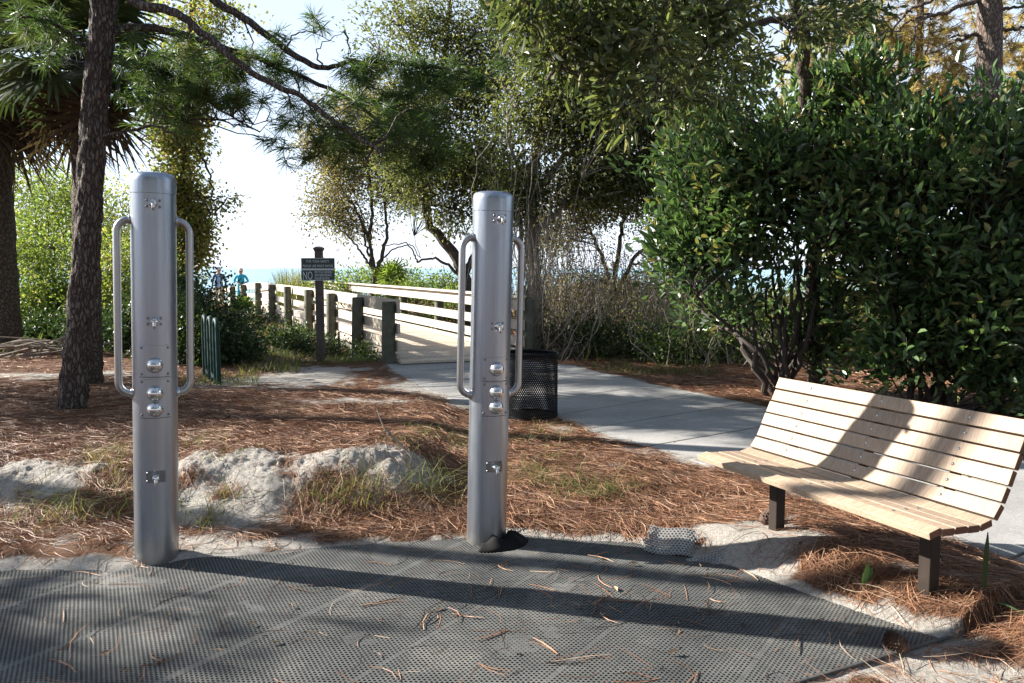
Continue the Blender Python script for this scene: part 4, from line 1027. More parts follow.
PINEN = leafmat("pine_needles", [(0, (.022, .040, .014)), (.45, (.055, .100, .030)), (.75, (.095, .150, .045)), (1, (.17, .16, .05))], .5, .42, .35)
PINEN_FAR = leafmat("pine_needles_far", [(0, (.05, .07, .02)), (.5, (.10, .13, .04)), (1, (.2, .2, .06))], .5, .4, .3)
RUSTN = leafmat("rust_needles", [(0, (.20, .18, .07)), (.4, (.33, .24, .11)), (.7, (.46, .30, .15)), (1, (.40, .42, .15))], .55, .5, .3)
PALMG = leafmat("palm_fronds", [(0, (.020, .034, .014)), (.5, (.045, .065, .025)), (1, (.10, .12, .05))], .45, .25, .4)
PALMD = leafmat("dead_fronds", [(0, (.035, .025, .018)), (.5, (.085, .06, .042)), (1, (.17, .13, .09))], .8, .15, .2)
OAKL = leafmat("oak_leaves", [(0, (.035, .052, .018)), (.4, (.085, .097, .038)), (.75, (.135, .145, .062)), (1, (.18, .18, .08))], .45, .5, .4)
OAKB = leafmat("brownish_leaves", [(0, (.08, .065, .04)), (.4, (.17, .14, .08)), (.75, (.24, .20, .12)), (1, (.22, .23, .10))], .55, .5, .3)
BIGL = leafmat("broad_leaves", [(0, (.025, .045, .015)), (.45, (.078, .104, .042)), (.8, (.165, .188, .080)), (1, (.21, .20, .09))], .34, .42, .5)
SHRL = leafmat("shrub_leaves", [(0, (.026, .048, .022)), (.45, (.058, .108, .042)), (.8, (.105, .175, .065)), (.95, (.17, .22, .09)), (1, (.22, .20, .08))], .34, .33, .5)
BUSHL = leafmat("bright_bush_leaves", [(0, (.06, .09, .025)), (.45, (.135, .195, .045)), (.8, (.24, .29, .07)), (1, (.34, .29, .11))], .5, .5, .35)
VINEL = leafmat("vine_leaves", [(0, (.09, .08, .04)), (.4, (.17, .18, .06)), (.7, (.26, .31, .075)), (1, (.32, .21, .11))], .5, .5, .3)
HEDGEL = leafmat("hedge_leaves", [(0, (.014, .030, .010)), (.5, (.030, .058, .018)), (.9, (.075, .115, .03)), (1, (.14, .17, .05))], .4, .3, .45)

# --- the leaning pine at the left with its long limbs
pb = gp(73, 413); d0 = pb[1]
t = Tree(101)
A_ = lambda u, v, dd=0.0: at(u, v, d0 + dd)
t.limb([pb + np.array([-.03, 0, -.25]), A_(73, 398), A_(80, 330), A_(87, 240), A_(92, 150), A_(98, 70), A_(105, -10), A_(112, -160), A_(116, -330), A_(118, -520)], .138, .100, 150, 40, wob=bumpy(5, .26, 10, 60))
L1 = t.limb([A_(108, -40), A_(135, 2, -.1), A_(171, 11, -.2), A_(206, 36, -.3), A_(254, 74, -.4), A_(300, 96, -.5), A_(335, 122, -.6), A_(380, 152, -.7)], .055, .016, 40, 8, .012)
L2 = t.limb([A_(100, 38), A_(130, 28, .1), A_(171, 31, .2), A_(210, 43, .3), A_(250, 56, .35), A_(290, 72, .4), A_(345, 97, .45), A_(392, 132, .5), A_(430, 170, .55)], .048, .012, 40, 8, .012)
L3 = t.limb([A_(150, -120), A_(206, -10, .2), A_(240, 15, .25), A_(286, 49, .3), A_(321, 68, .3), A_(350, 62, .3), A_(420, 66, .3), A_(455, 70, .3), A_(470, 72, .3)], .050, .012, 44, 8, .012)
t.limb([A_(108, -130), A_(130, -140), A_(150, -120)], .06, .05, 8, 8)
t.limb([A_(100, 52, .1), A_(130, 62, .3), A_(165, 74, .5), A_(205, 100, .6), A_(260, 132, .7)], .034, .008, 24, 7, .03)
t.limb([A_(90, 138), A_(120, 133, -.1), A_(150, 126, -.2), A_(170, 133, -.3), A_(182, 148, -.3)], .022, .005, 20, 6, .02)
t.limb([A_(95, 50), A_(70, 35), A_(45, 20, -.2), A_(20, 14, -.4)], .03, .008, 18, 7, .03)
for (u, v) in ((205, 115), (250, 128), (285, 140), (300, 128)):   # bare twigs against the sky
    t.limb([A_(180, 120, .5), A_((180 + u) / 2, v - 8, .5), A_(u, v, .5)], .012, .003, 12, 5, .03)
for (u, v, u2, v2, u3, v3) in ((286, 49, 300, 30, 335, 42), (321, 68, 318, 48, 345, 30), (345, 30, 350, 50, 347, 58), (240, 15, 252, 40, 250, 66), (360, 98, 372, 60, 385, 52), (420, 75, 470, 78, 515, 68), (292, 72, 310, 110, 340, 150), (392, 132, 400, 100, 440, 82)):
    t.limb([A_(u, v, .3), A_(u2, v2, .3), A_(u3, v3, .3)], .012, .003, 12, 5, .02)
lob = [(A_(205, 75, .4), (.75, .6, .42), 70), (A_(245, 85, .5), (.75, .6, .33), 46), (A_(330, 130, 0), (.75, .6, .5), 46), (A_(400, 120, 0), (.75, .5, .42), 44), (A_(440, 78, .3), (.7, .4, .14), 40), (A_(365, 72, .3), (.3, .3, .12), 16), (A_(165, 90, .6), (.35, .4, .5), 26),
       (A_(420, 155, .4), (.5, .4, .4), 22), (A_(290, 30, .3), (.5, .4, .2), 6), (A_(50, 25, -.2), (.4, .4, .2), 9), (A_(30, 40, .2), (.3, .4, .3), 6)]
C = t.ends(lob); T = t.twigs(C, .010, .003, 1.0, .05); t.needles(C, T, 72, .18, .0045, .5)
# crown above the picture (gives the shade on the path)
for k in range(20):
    a = k * 2.4; z = 4.6 + k * .34; L = 2.6 - .07 * k
    if SUN_DIR[0] * math.cos(a) > .9 and z < 6: pass
    b = pb + np.array([.3, 0, z]); e = b + np.array([math.cos(a) * L, math.sin(a) * L, .5])
    t.limb([b, (b + e) / 2 + np.array([0, 0, -.12]), e], .04, .01, 12, 6, .04)
t.limb([pb + np.array([.3, 0, 4.3]), pb + np.array([1.2, .6, 4.9]), pb + np.array([3.0, 1.5, 5.2])], .05, .01, 16, 6, .02)
C = t.ends([(pb + np.array([.4, 1.5, 6.2]), (2.5, 1.6, 1.0), 120, 2.6), (pb + np.array([.3, 1.0, 9.0]), (1.8, 1.8, 1.6), 70, 2.6), (pb + np.array([2.3, 1.2, 5.1]), (1.3, .9, .4), 50)]); T = t.twigs(C, .012, .004, 1.0, .05); t.needles(C, T, 46, .19, .010, .45)
t.build("pine_tree", pb, "tall pine with furrowed bark leaning behind the left steel post, long limbs reaching right", "tree", PINEBARK, PINEN, lname="needles")

# --- cabbage palms
def fan(mb, hub, ax, nrmv, R, r, tint, nseg=30, droop=.25, w=.026):
    f = nrm(ax); n_ = nrm(nrmv - f * np.dot(nrmv, f)); s_ = np.cross(f, n_)
    a = np.linspace(-2.1, 2.1, nseg) + r.normal(0, .03, nseg); D = np.cos(a)[:, None] * f + np.sin(a)[:, None] * s_
    L = R * (.72 + .28 * np.cos(a * .6)) * r.uniform(.85, 1.08, nseg); S = np.cross(D, n_)
    tt = np.array([.06, .45, .8, 1.0]); ww = np.array([.5, 1, .6, .05]) * w
    Cc = hub + D[:, None, :] * (L[:, None] * tt[None, :])[:, :, None] + n_ * (.05 * np.cos(a * 2))[:, None, None] * tt[None, :, None]
    Cc[:, :, 2] -= (droop * L[:, None] * r.uniform(.5, 1.6, (nseg, 1))) * np.maximum(tt - .4, 0)[None, :] ** 1.6 * 1.6
    V = np.stack([Cc + S[:, None, :] * ww[None, :, None], Cc - S[:, None, :] * ww[None, :, None]], 2).reshape(-1, 3)
    base = (np.arange(nseg) * 8)[:, None]; q = np.arange(3)[None, :] * 2
    mb.add(V, np.stack([base + q, base + q + 1, base + q + 3, base + q + 2], -1).reshape(-1, 4), np.repeat(np.clip(r.normal(tint, .12, nseg), 0, 1), 3))
def palm(base, h, R, label, seed, n=34, nd=26, rad=.19, lean=(0, 0), live_lo=-.35):
    r = np.random.default_rng(seed); base = np.array(base); top = base + np.array([lean[0], lean[1], h])
    root = empty("palm_tree", base, label, "palm", "palms behind the pine")
    mb = MB(); tube(mb, smooth_path([base - np.array([0, 0, .3]), base + (top - base) * .3, top], 70), np.linspace(rad * 1.12, rad * .95, 70), 22, wob=bumpy(seed, .16, 6, 40)); mb.build("trunk", PALMBARK, root, smooth=True)
    live, dead = MB(), MB(); st = MB()
    for k in range(n):
        a = k * 2.39996 + r.normal(0, .2); el = live_lo + (1.35 - live_lo) * ((k + .5) / n) ** 1.1; pl = R * r.uniform(.55, .85)
        d = np.array([math.cos(a) * math.cos(el), math.sin(a) * math.cos(el), math.sin(el)]); hub = top + d * pl - np.array([0, 0, .12 * pl])
        tube(st, smooth_path([top - np.array([0, 0, .1]), (top + hub) / 2 + np.array([0, 0, .06]), hub], 6), np.linspace(.018, .009, 6), 5, cap=False)
        d2 = nrm(d + np.array([0, 0, -.35])); fan(live, hub, d2, np.array([-d[0] * .5, -d[1] * .5, 1.0]), R * r.uniform(.6, .8), r, .42 + .2 * math.sin(el))
    for k in range(nd):
        a = k * 2.39996 + r.normal(0, .3); pl = R * r.uniform(.2, .5); d = np.array([math.cos(a), math.sin(a), 0]); hub = top + d * (rad + .08 + pl * .32) + np.array([0, 0, -.25 - pl * .8])
        tube(st, smooth_path([top + d * .1, top + d * (.22 + pl * .2) + np.array([0, 0, .05]), hub], 6), np.linspace(.018, .010, 6), 5, cap=False)
        fan(dead, hub, np.array([d[0] * .18, d[1] * .18, -1.0]), d + np.array([0, 0, .2]), R * r.uniform(.5, .75), r, .45, 18, .02, .02)
    st.build("frond_stalks", PALMD, root); live.build("fronds", PALMG, root); dead.build("dead_fronds", PALMD, root)
    return root
b1 = gp(6, 351); palm(b1, at(8, 72, b1[1])[2] - b1[2], 1.75, "stout palm at the left picture edge with a skirt of dead fronds", 21, 40, 34, .235, live_lo=-.5)
b2 = gp(89, 384); palm(b2, at(98, 62, b2[1])[2] - b2[2], 1.15, "palm half hidden behind the leaning pine trunk, dark fans showing on its right", 22, 34, 9, .15, (.05, .1))

# --- vine covered tree right of the pine
vb = gp(186, 366); vb = np.array([at(186, 300, 15.9)[0], 15.9, 0.0]); vb[2] = float(hfun(vb[0], vb[1]))
t = Tree(111); V_ = lambda u, v, dd=0.: at(u, v, 15.9 + dd)
t.limb([vb - bz * .2, V_(187, 250), V_(183, 160), V_(188, 80), V_(192, -10), V_(196, -120)], .075, .05, 40, 12, .03)
for P in ([V_(190, 190), V_(202, 196), V_(214, 216), V_(226, 199), V_(240, 205)], [V_(186, 140), V_(204, 160), V_(212, 190), V_(209, 230)], [V_(188, 110), V_(168, 118), V_(150, 128), V_(140, 150)], [V_(190, 60), V_(215, 40), V_(235, 30)], [V_(188, 60), V_(160, 40), V_(140, 55)], [V_(189, 100), V_(215, 118), V_(250, 128)], [V_(190, 196), V_(216, 200), V_(226, 212)]):
    t.limb(P, .035, .008, 18, 6, .05)
C = t.ends([(V_(184, 130), (.45, .5, .8), 130, 1.5), (V_(178, 190), (.50, .5, .8), 150, 1.5), (V_(184, 235), (.36, .45, .6), 100, 1.5), (V_(190, 60), (.8, .7, .7), 70), (V_(165, 120), (.42, .4, .55), 40), (V_(200, 225), (.18, .25, .35), 40), (V_(200, 10), (1.1, .9, .6), 60), (V_(198, 255), (.14, .3, .5), 30), (V_(170, 275), (.45, .5, .6), 60), (V_(226, 203), (.14, .2, .10), 6)])
T = t.twigs(C, .012, .003, .8, -.1); t.leafing(C, T, 34, .13, .08, .05, .58, .26, .2, True, .5)
t.build("vine_covered_tree", vb, "slim tree wrapped in climbing vines behind the left steel post", "tree", OAKBARK, VINEL)

# --- bushes and hedges
def bush(name, label, base, lobes, n, per, spread, L, W, mat, seed, group=None, tmu=.5, stems=7, wood=None, height=None, simple=True, droop=0., frac=.6, cat="bush", up=.5):
    t = Tree(seed); base = np.array(base, float); base[2] = float(hfun(base[0], base[1])); r = t.r
    tot = sum(l[2] for l in lobes); L_ = [(l[0], l[1], max(3, int(n * l[2] / tot)), 2.4) for l in lobes]
    for k in range(stems):
        l = lobes[k % len(lobes)]; e = np.array(l[0]) + rdir(r, 1)[0] * np.array(l[1]) * .6; b = base + np.array([r.normal(0, .1), r.normal(0, .1), -.1])
        t.limb([b, b * .55 + e * .45 + np.array([*(r.normal(0, .1, 2)), -.1]), e], .03, .008, 12, 5, .05)
    C = t.ends(L_); C[:, 2] = np.maximum(C[:, 2], base[2] + .05); T = t.twigs(C, .009, .002, frac, .05); t.leafing(C, T, per, spread, L, W, tmu, .22, up, simple, droop)
    return t.build(name, base, label, cat, wood or SHRUBWOOD, mat, group, "stems", "foliage")
def lb(u, v, d, rx, ry, rz, w=1): return (at(u, v, d), (rx, ry, rz), w)
G = "sunlit bushes at the left edge of the clearing"
bush("bush", "sunlit yellow green bush between the left palm and the pine trunk", (at(45, 300, 19)[0], 19, 0), [lb(38, 262, 19, .9, .8, .8), lb(55, 300, 18.6, .9, .7, .7), lb(28, 312, 18.4, .7, .7, .5)], 330, 34, .17, .09, .05, BUSHL, 201, G, .45)
bush("bush", "tall pale sunlit bush right behind the pine trunk", (at(112, 300, 18)[0], 18, 0), [lb(118, 275, 18, .75, .8, 1.0), lb(108, 310, 17.6, .7, .7, .6), lb(135, 300, 18, .6, .7, .9)], 300, 34, .16, .085, .05, BUSHL, 202, G, .65)
bush("bush", "leafy green bush high behind the first sunlit bush, near the left palm", (at(60, 260, 23)[0], 23, 0), [lb(62, 205, 23, .9, 1, 1.0), lb(36, 240, 23, .9, 1, .9), lb(85, 255, 23, .9, 1, .9)], 320, 30, .2, .10, .055, BUSHL, 203, G, .38)
bush("bush", "dark low hedge of leaves behind the branch heap by the palm", (at(50, 345, 16.4)[0], 16.4, 0), [lb(30, 338, 16.4, 1.0, .5, .42), lb(72, 338, 16.2, .8, .5, .42), lb(105, 340, 15.5, .8, .5, .42)], 380, 34, .13, .08, .045, HEDGEL, 204, None, .35)
bush("bush", "pale bush far left beyond the palms, catching the sun", (at(20, 240, 27)[0], 27, 0), [lb(30, 200, 27, 1.4, 1, 1.3), lb(90, 215, 28, 1.5, 1, 1.5), lb(130, 240, 27, 1.2, 1, 1.5)], 380, 26, .26, .12, .07, BUSHL, 205, G, .7)
# hedge right of the left post
bush("bush", "rounded dark green hedge beside the bike rack, right of the left steel post", (at(215, 360, 13.0)[0], 13.2, 0), [lb(200, 318, 12.8, .55, .7, .62), lb(228, 335, 13.2, .42, .6, .45), lb(215, 350, 12.6, .6, .5, .35), lb(180, 330, 13.0, .5, .6, .5), lb(170, 300, 13.4, .5, .6, .4), lb(240, 355, 13.4, .25, .4, .2)], 620, 40, .11, .065, .04, HEDGEL, 206, None, .42, 12)
bush("bush", "small dark bush under the vine covered tree", (at(150, 345, 15)[0], 15, 0), [lb(150, 325, 15, .8, .6, .6), lb(130, 335, 14.8, .5, .5, .45)], 240, 34, .13, .07, .045, HEDGEL, 207, None, .45)

# --- scrub oaks beyond the boardwalk
def scrub(seed, name, label, base, limbs, lobes, per, spread, L, W, lm, tmu, wood=OAKBARK, group=None, frac=.9, droop=.15, r0=.013, cat="tree", rt=.003):
    t = Tree(seed); base = np.array(base, float)
    for (P, a, b) in limbs: t.limb(P, a, b, 30, 8, .035)
    C = t.ends(lobes); T = t.twigs(C, r0, rt, frac, .06); t.leafing(C, T, per, spread, L, W, tmu, .22, .3, True, droop)
    return t.build(name, base, label, cat, wood, lm, group)
Q = lambda u, v, dd=0.: at(u, v, 24.5 + dd)
ba = np.array([Q(374, 285)[0], 24.5, 0]); ba[2] = float(hfun(ba[0], 24.5))
scrub(121, "scrub_oak", "multi stemmed scrub oak rising behind the boardwalk to the right of the sign", ba,
      [([ba - bz * .2, Q(375, 285), Q(373, 262), Q(368, 236), Q(352, 205), Q(335, 180)], .10, .02), ([Q(374, 280), Q(382, 255), Q(387, 228), Q(384, 195), Q(395, 160)], .075, .02), ([Q(372, 268), Q(358, 248), Q(344, 232), Q(322, 214)], .045, .01),
       ([Q(378, 262), Q(396, 248), Q(412, 246), Q(420, 258), Q(414, 236)], .028, .008), ([Q(370, 240), Q(372, 200), Q(365, 150), Q(370, 110)], .06, .015), ([Q(376, 276), Q(366, 246), Q(362, 215), Q(345, 170)], .05, .012)],
      [(Q(345, 165), (1.20, 1.32, 1.08), 170), (Q(385, 150), (1.44, 1.44, 1.32), 190), (Q(330, 205), (0.72, 0.96, 0.60), 70), (Q(400, 190), (1.08, 0.96, 0.72), 110), (Q(370, 110), (1.56, 1.44, 0.84), 130), (Q(350, 225), (0.84, 0.72, 0.36), 50), (Q(318, 140), (0.60, 0.60, 0.60), 40)], 36, .20, .10, .05, OAKB, .45)
Q = lambda u, v, dd=0.: at(u, v, 17 + dd)
bb = np.array([Q(468, 300)[0], 17, 0]); bb[2] = float(hfun(bb[0], 17))
scrub(122, "scrub_oak", "crooked scrub oak with a bent dark trunk behind the right boardwalk railing", bb,
      [([bb - bz * .2, Q(468, 298), Q(464, 274), Q(452, 252), Q(441, 238), Q(431, 226), Q(426, 204), Q(424, 178), Q(432, 140), Q(440, 80), Q(450, 10), Q(455, -60)], .15, .035), ([Q(466, 272), Q(476, 254), Q(484, 228), Q(482, 195), Q(494, 150), Q(500, 90)], .085, .02),
       ([Q(462, 278), Q(446, 264), Q(430, 259), Q(418, 263), Q(415, 255), Q(406, 244), Q(384, 246)], .035, .010), ([Q(426, 204), Q(448, 208), Q(466, 212), Q(478, 228)], .03, .02), ([Q(424, 180), Q(408, 186), Q(400, 192)], .025, .008),
       ([Q(432, 140), Q(415, 110), Q(395, 90), Q(380, 50)], .05, .012), ([Q(440, 80), Q(470, 50), Q(500, 30)], .05, .012), ([Q(436, 100), Q(420, 60), Q(400, 20), Q(390, -30)], .04, .01)],
      [(Q(425, 175), (.9, .9, .6), 110), (Q(470, 165), (.9, .9, .7), 130), (Q(420, 110), (1.1, 1, .8), 140), (Q(480, 90), (1.2, 1.1, 1.0), 150), (Q(440, 40), (1.4, 1.2, .9), 90), (Q(400, 30), (1.0, 1.0, .8), 45), (Q(500, 20), (1.2, 1.2, .9), 100), (Q(455, -50), (1.8, 1.5, .9), 60), (Q(500, 190), (.8, .7, .5), 90), (Q(450, 215), (.5, .5, .3), 30)], 40, .20, .095, .044, OAKL, .58)
Q = lambda u, v, dd=0.: at(u, v, 14.4 + dd)
bc = gp(537, 352); bc = np.array([Q(536, 350)[0], 14.4, 0]); bc[2] = float(hfun(bc[0], 14.4))
t = Tree(123)
t.limb([bc - bz * .2, Q(536, 335), Q(534, 290), Q(532, 240), Q(530, 190), Q(540, 130), Q(552, 60), Q(560, -20)], .17, .06, 50, 14, .03)
t.limb([bc + np.array([-.15, .1, -.1]), Q(524, 300), Q(520, 240), Q(516, 180), Q(508, 110)], .07, .02, 30, 8, .05)
for P, a, b in (([Q(534, 200), Q(560, 160), Q(600, 130), Q(650, 110), Q(690, 95)], .07, .015), ([Q(538, 150), Q(520, 110), Q(500, 80)], .05, .012), ([Q(545, 110), Q(590, 60), Q(640, 30), Q(690, 20)], .06, .015), ([Q(532, 240), Q(556, 210), Q(590, 190), Q(640, 180), Q(690, 190)], .05, .010), ([Q(560, 200), Q(575, 215), Q(582, 240)], .02, .006),
                ([Q(552, 60), Q(520, 20), Q(500, -20)], .05, .012), ([Q(590, 190), Q(620, 215), Q(650, 225)], .025, .006)): t.limb(P, a, b, 26, 7, .05)
# hanging dry vines
for k in range(180):
    u = t.r.normal(533, 24); v0 = t.r.uniform(150, 250); dd = t.r.normal(0, .35); ln = t.r.uniform(40, 150); v1 = min(v0 + ln, 352)
    t.limb([Q(u + t.r.normal(0, 4), v0, dd), Q(u + t.r.normal(0, 6), (v0 + v1) / 2, dd), Q(u + t.r.normal(0, 12), v1, dd)], .007, .004, 8, 4, .05)
C = t.ends([(Q(540, 120), (1.0, 1, .9), 150), (Q(600, 110), (1.0, 1.1, .9), 200), (Q(660, 90), (1.1, 1.1, .9), 210), (Q(560, 40), (1.1, 1.1, .9), 160), (Q(640, 30), (1.3, 1.2, .9), 220), (Q(700, 130), (.9, .9, .7), 140), (Q(600, 180), (.9, .8, .5), 120), (Q(660, 170), (.8, .8, .5), 120), (Q(520, 190), (.5, .5, .6), 70), (Q(580, -40), (1.8, 1.4, .8), 170), (Q(700, -10), (1.3, 1.2, .9), 150)])
T = t.twigs(C, .013, .003, .9, .0); t.leafing(C, T, 44, .19, .092, .042, .44, .24, .3, True, .3)
t.build("oak_tree", bc, "dark crowned oak draped in dry hanging vines behind the black trash can", "tree", DRYWOOD, OAKL)

# --- dry thicket behind the path
def thicket(seed, label, u0, u1, d, vt_, ntw, nleaf, lm, tmu, name="thicket_bush"):
    t = Tree(seed); r = t.r; base = np.array([at((u0 + u1) / 2, 300, d)[0], d, 0]); base[2] = float(hfun(*base[:2]))
    for k in range(ntw):
        u = r.uniform(u0, u1); dd = d + r.normal(0, .5); b = at(u, 330, dd); b[2] = float(hfun(b[0], b[1])) - .05
        e = at(u + r.normal(0, 28), r.uniform(vt_, 335), dd + r.normal(0, .3)); e[2] = max(e[2], .15); m = (b + e) / 2 + np.array([r.normal(0, .18), r.normal(0, .1), .05])
        t.limb([b, m, e], r.uniform(.006, .015), .003, 10, 4, .04)
    ns = np.concatenate(t.nodes); C = ns[r.integers(0, len(ns), nleaf)] + r.normal(0, .12, (nleaf, 3)); C[:, 2] = np.maximum(C[:, 2], .05)
    T = rdir(r, nleaf); t.leafing(C, T, 9, .10, .06, .03, tmu, .25, .2, True, .1)
    return t.build(name, base, label, "bush", DRYWOOD, lm, "dry thicket behind the path", "stems")
Q = lambda u, v, dd=0.: at(u, v, 18 + dd)
bs = np.array([Q(615, 300)[0], 18, 0]); bs[2] = float(hfun(bs[0], 18))
scrub(124, "scrub_oak", "brownish sunlit scrub oak filling the gap between the vine hung oak and the large shrub", bs,
      [([bs - bz * .2, Q(614, 310), Q(606, 270), Q(590, 230), Q(575, 190)], .08, .02), ([Q(614, 300), Q(630, 265), Q(655, 235), Q(680, 200)], .07, .015), ([Q(612, 300), Q(620, 240), Q(625, 180), Q(620, 120)], .07, .015), ([Q(630, 265), Q(650, 262), Q(690, 258)], .03, .008)],
      [(Q(580, 205), (.9, .8, .5), 130), (Q(625, 195), (1.0, .8, .6), 150), (Q(670, 200), (.9, .8, .6), 130), (Q(600, 150), (1.2, 1, .8), 130), (Q(555, 235), (.5, .6, .45), 60), (Q(690, 250), (.7, .7, .5), 90), (Q(640, 300), (1.2, .8, .45), 120), (Q(560, 300), (.8, .6, .5), 90), (Q(700, 310), (.9, .8, .5), 90), (Q(600, 300), (.7, .6, .35), 60)], 26, .18, .085, .040, OAKB, .5)
thicket(131, "dry grey thicket of bare stems right behind the black trash can", 515, 600, 14.6, 215, 240, 520, OAKB, .4)
thicket(132, "tangled thicket with sparse leaves between the oak and the large shrub", 590, 690, 15.0, 235, 230, 560, OAKB, .5)
thicket(133, "lower twiggy thicket under the left side of the large shrub", 660, 760, 13.4, 280, 150, 520, BUSHL, .3)
bush("bush", "low green bush at the path edge in front of the dry thicket", (at(610, 350, 13.8)[0], 13.8, 0), [lb(590, 335, 14, .8, .4, .25), lb(640, 345, 13.6, .8, .4, .22), lb(680, 350, 13, .6, .4, .2)], 210, 22, .12, .07, .04, HEDGEL, 134, None, .55)
bush("bush", "sunlit yellow green undergrowth seen below the large shrub", (at(850, 320, 21.5)[0], 21.5, 0), [lb(825, 300, 21.5, 1.5, .8, .8), lb(880, 305, 21.5, 1.3, .8, .8), lb(760, 308, 22, 1.5, .6, .6), lb(940, 310, 22, 1.6, .6, .8)], 620, 26, .15, .075, .045, BUSHL, 135, None, .75)
bush("bush", "green bush seen through the right railing of the boardwalk", (at(440, 300, 21.5)[0], 21.5, 0), [lb(440, 288, 21.5, 1.0, .5, .35), lb(415, 292, 22.5, .8, .4, .35), lb(470, 300, 20.5, .8, .5, .5), lb(450, 315, 20.5, .9, .4, .4)], 330, 26, .14, .075, .045, BUSHL, 136, None, .25)
bush("bush", "dark bush behind the far part of the right railing", (at(355, 292, 26)[0], 26, 0), [lb(345, 285, 26, 1.2, .6, .4), lb(390, 282, 25, 1.0, .6, .45)], 200, 24, .18, .10, .05, BUSHL, 137, None, .3)
bush("bush", "low dark ground bush left of the boardwalk posts, beyond the sign", (at(262, 320, 18)[0], 18, 0), [lb(285, 344, 16.6, .6, .7, .15), lb(254, 322, 21, .7, .9, .25), lb(300, 347, 15.8, .4, .5, .13)], 170, 30, .14, .075, .045, HEDGEL, 138, None, .5)
bush("bush", "low bush under the rails on the near left side of the boardwalk", (at(335, 345, 15.4)[0], 15.4, 0), [lb(340, 352, 15.2, .5, .3, .10), lb(365, 358, 14.0, .35, .3, .09), lb(318, 348, 16.6, .4, .4, .12)], 90, 26, .11, .06, .04, HEDGEL, 139, None, .5)
bush("bush", "pale sunlit dune bush glimpsed through the dry thicket right of the vine hung oak", (at(620, 300, 22)[0], 22, 0), [lb(590, 300, 22, 1.0, .6, .6), lb(640, 296, 22.5, 1.2, .6, .6), lb(690, 302, 22, 1.1, .6, .6), lb(560, 310, 21, .8, .6, .5)], 420, 24, .18, .09, .05, BUSHL, 140, None, .8)
bush("bush", "straggly low undergrowth between the stems of the evergreen shrubs", (at(800, 350, 14)[0], 14, 0), [lb(730, 345, 13.6, .9, .5, .30), lb(800, 342, 14.2, .9, .5, .35), lb(870, 345, 13.6, .9, .5, .35), lb(940, 350, 13, .8, .5, .3), lb(680, 340, 14.4, .7, .5, .3)], 420, 22, .14, .075, .042, BUSHL, 141, None, .45)
# --- palmetto fans and sea oats by the boardwalk
def palmetto(u, v, d, R, label, seed, n=11):
    r = np.random.default_rng(seed); b = at(u, v, d); g = float(hfun(b[0], b[1])); base = np.array([b[0], b[1], g]); root = empty("palmetto", base, label, "palmetto")
    fr, st = MB(), MB()
    for k in range(n):
        a = k * 2.4; el = r.uniform(.35, 1.35); dd = np.array([math.cos(a) * math.cos(el), math.sin(a) * math.cos(el) * .7, math.sin(el)]); hub = base + np.array([0, 0, (b[2] - g) * r.uniform(.6, 1.0)]) + dd * R * .6
        tube(st, smooth_path([base, (base + hub) / 2 + np.array([0, 0, .1]), hub], 6), .010, 5); fan(fr, hub, dd, np.array([-dd[0], -dd[1], .8]), R, r, .45, 16, .15, .03)
    st.build("frond_stalks", BUSHL, root); fr.build("fronds", BUSHL, root)
palmetto(392, 277, 24, .50, "bright green palmetto fans between the two scrub oaks", 31)
palmetto(243, 312, 27, .45, "small yellow green palmetto beside the far boardwalk posts", 32, 8)
def oats(u0, u1, d, vtop, n, label, seed):
    r = np.random.default_rng(seed); mb = MB(); U = r.uniform(u0, u1, n); P = np.array([at(u, 280, d + r.normal(0, .5)) for u in U]); H = np.array([max(.4, at(u, vtop + r.uniform(-3, 8), d)[2]) for u in U]); g = hfun(P[:, 0], P[:, 1])
    blades(mb, P[:, :2], H - g, np.full(n, .022), .35, r, .6); o = tag(mb.build("sea_oats", GRASSM), label, "beach grass")
oats(276, 312, 31.0, 262, 420, "clump of tall beach grass behind the railing left of the sign", 41)
oats(222, 300, 42.0, 276, 260, "farther clump of beach grass behind the two walkers", 42)
oats(330, 470, 34.0, 274, 420, "beach grass on the dune behind the scrub oaks", 43)

# --- broad evergreen shrubs on the right
def shrub(seed, name, label, base, d, stems, lobes, per=36, L=.135, W=.056, tmu=.5, spread=.115, group=None):
    t = Tree(seed); r = t.r
    for (P, a, b) in stems: t.limb(P, a, b, 22, 8, .04)
    C = t.ends(lobes); S_ = np.concatenate([np.array(l[0]) + nrm(rdir(r, max(4, l[2] // 9)) + np.array([-.2, -.2, .5])) * np.array(l[1]) * r.uniform(1.1, 1.55, (max(4, l[2] // 9), 1)) for l in lobes]); C = np.concatenate([C, S_])
    C = C[fbm(C[:, 0] * 1.9 + C[:, 1], C[:, 2] * 1.9, seed, 3) > -.17]
    T = t.twigs(C, .014, .004, .95, .04)
    T = nrm(T * .6 + np.array([-.15, -.25, .6]))
    t.leafing(C, T, per, spread, L, W, tmu, .22, .45, False, -.15, .22)
    return t.build(name, base, label, "shrub", SHRUBWOOD, SHRL, group, "stems")
e0 = gp(782, 392)
E_ = lambda u, v, dd=0.: at(u, v, e0[1] + dd)
st = []
rs = np.random.default_rng(55)
for (u, v) in [(672, 268), (690, 235), (705, 215), (725, 240), (735, 195), (752, 220), (770, 180), (790, 215), (805, 190), (825, 235), (845, 220), (860, 260), (700, 285), (715, 300), (845, 290), (660, 250), (780, 150), (815, 160)]:
    m1 = E_(782 + (u - 782) * .30 + rs.normal(0, 5), 385 - (385 - v) * .28, rs.normal(0, .15)); m2 = E_(782 + (u - 782) * .72 + rs.normal(0, 6), 385 - (385 - v) * .66, rs.normal(0, .3))
    st.append(([e0 + np.array([rs.normal(0, .12), rs.normal(0, .1), -.1]), m1, m2, E_(u, v, rs.normal(0, .4))], rs.uniform(.022, .045), .008))
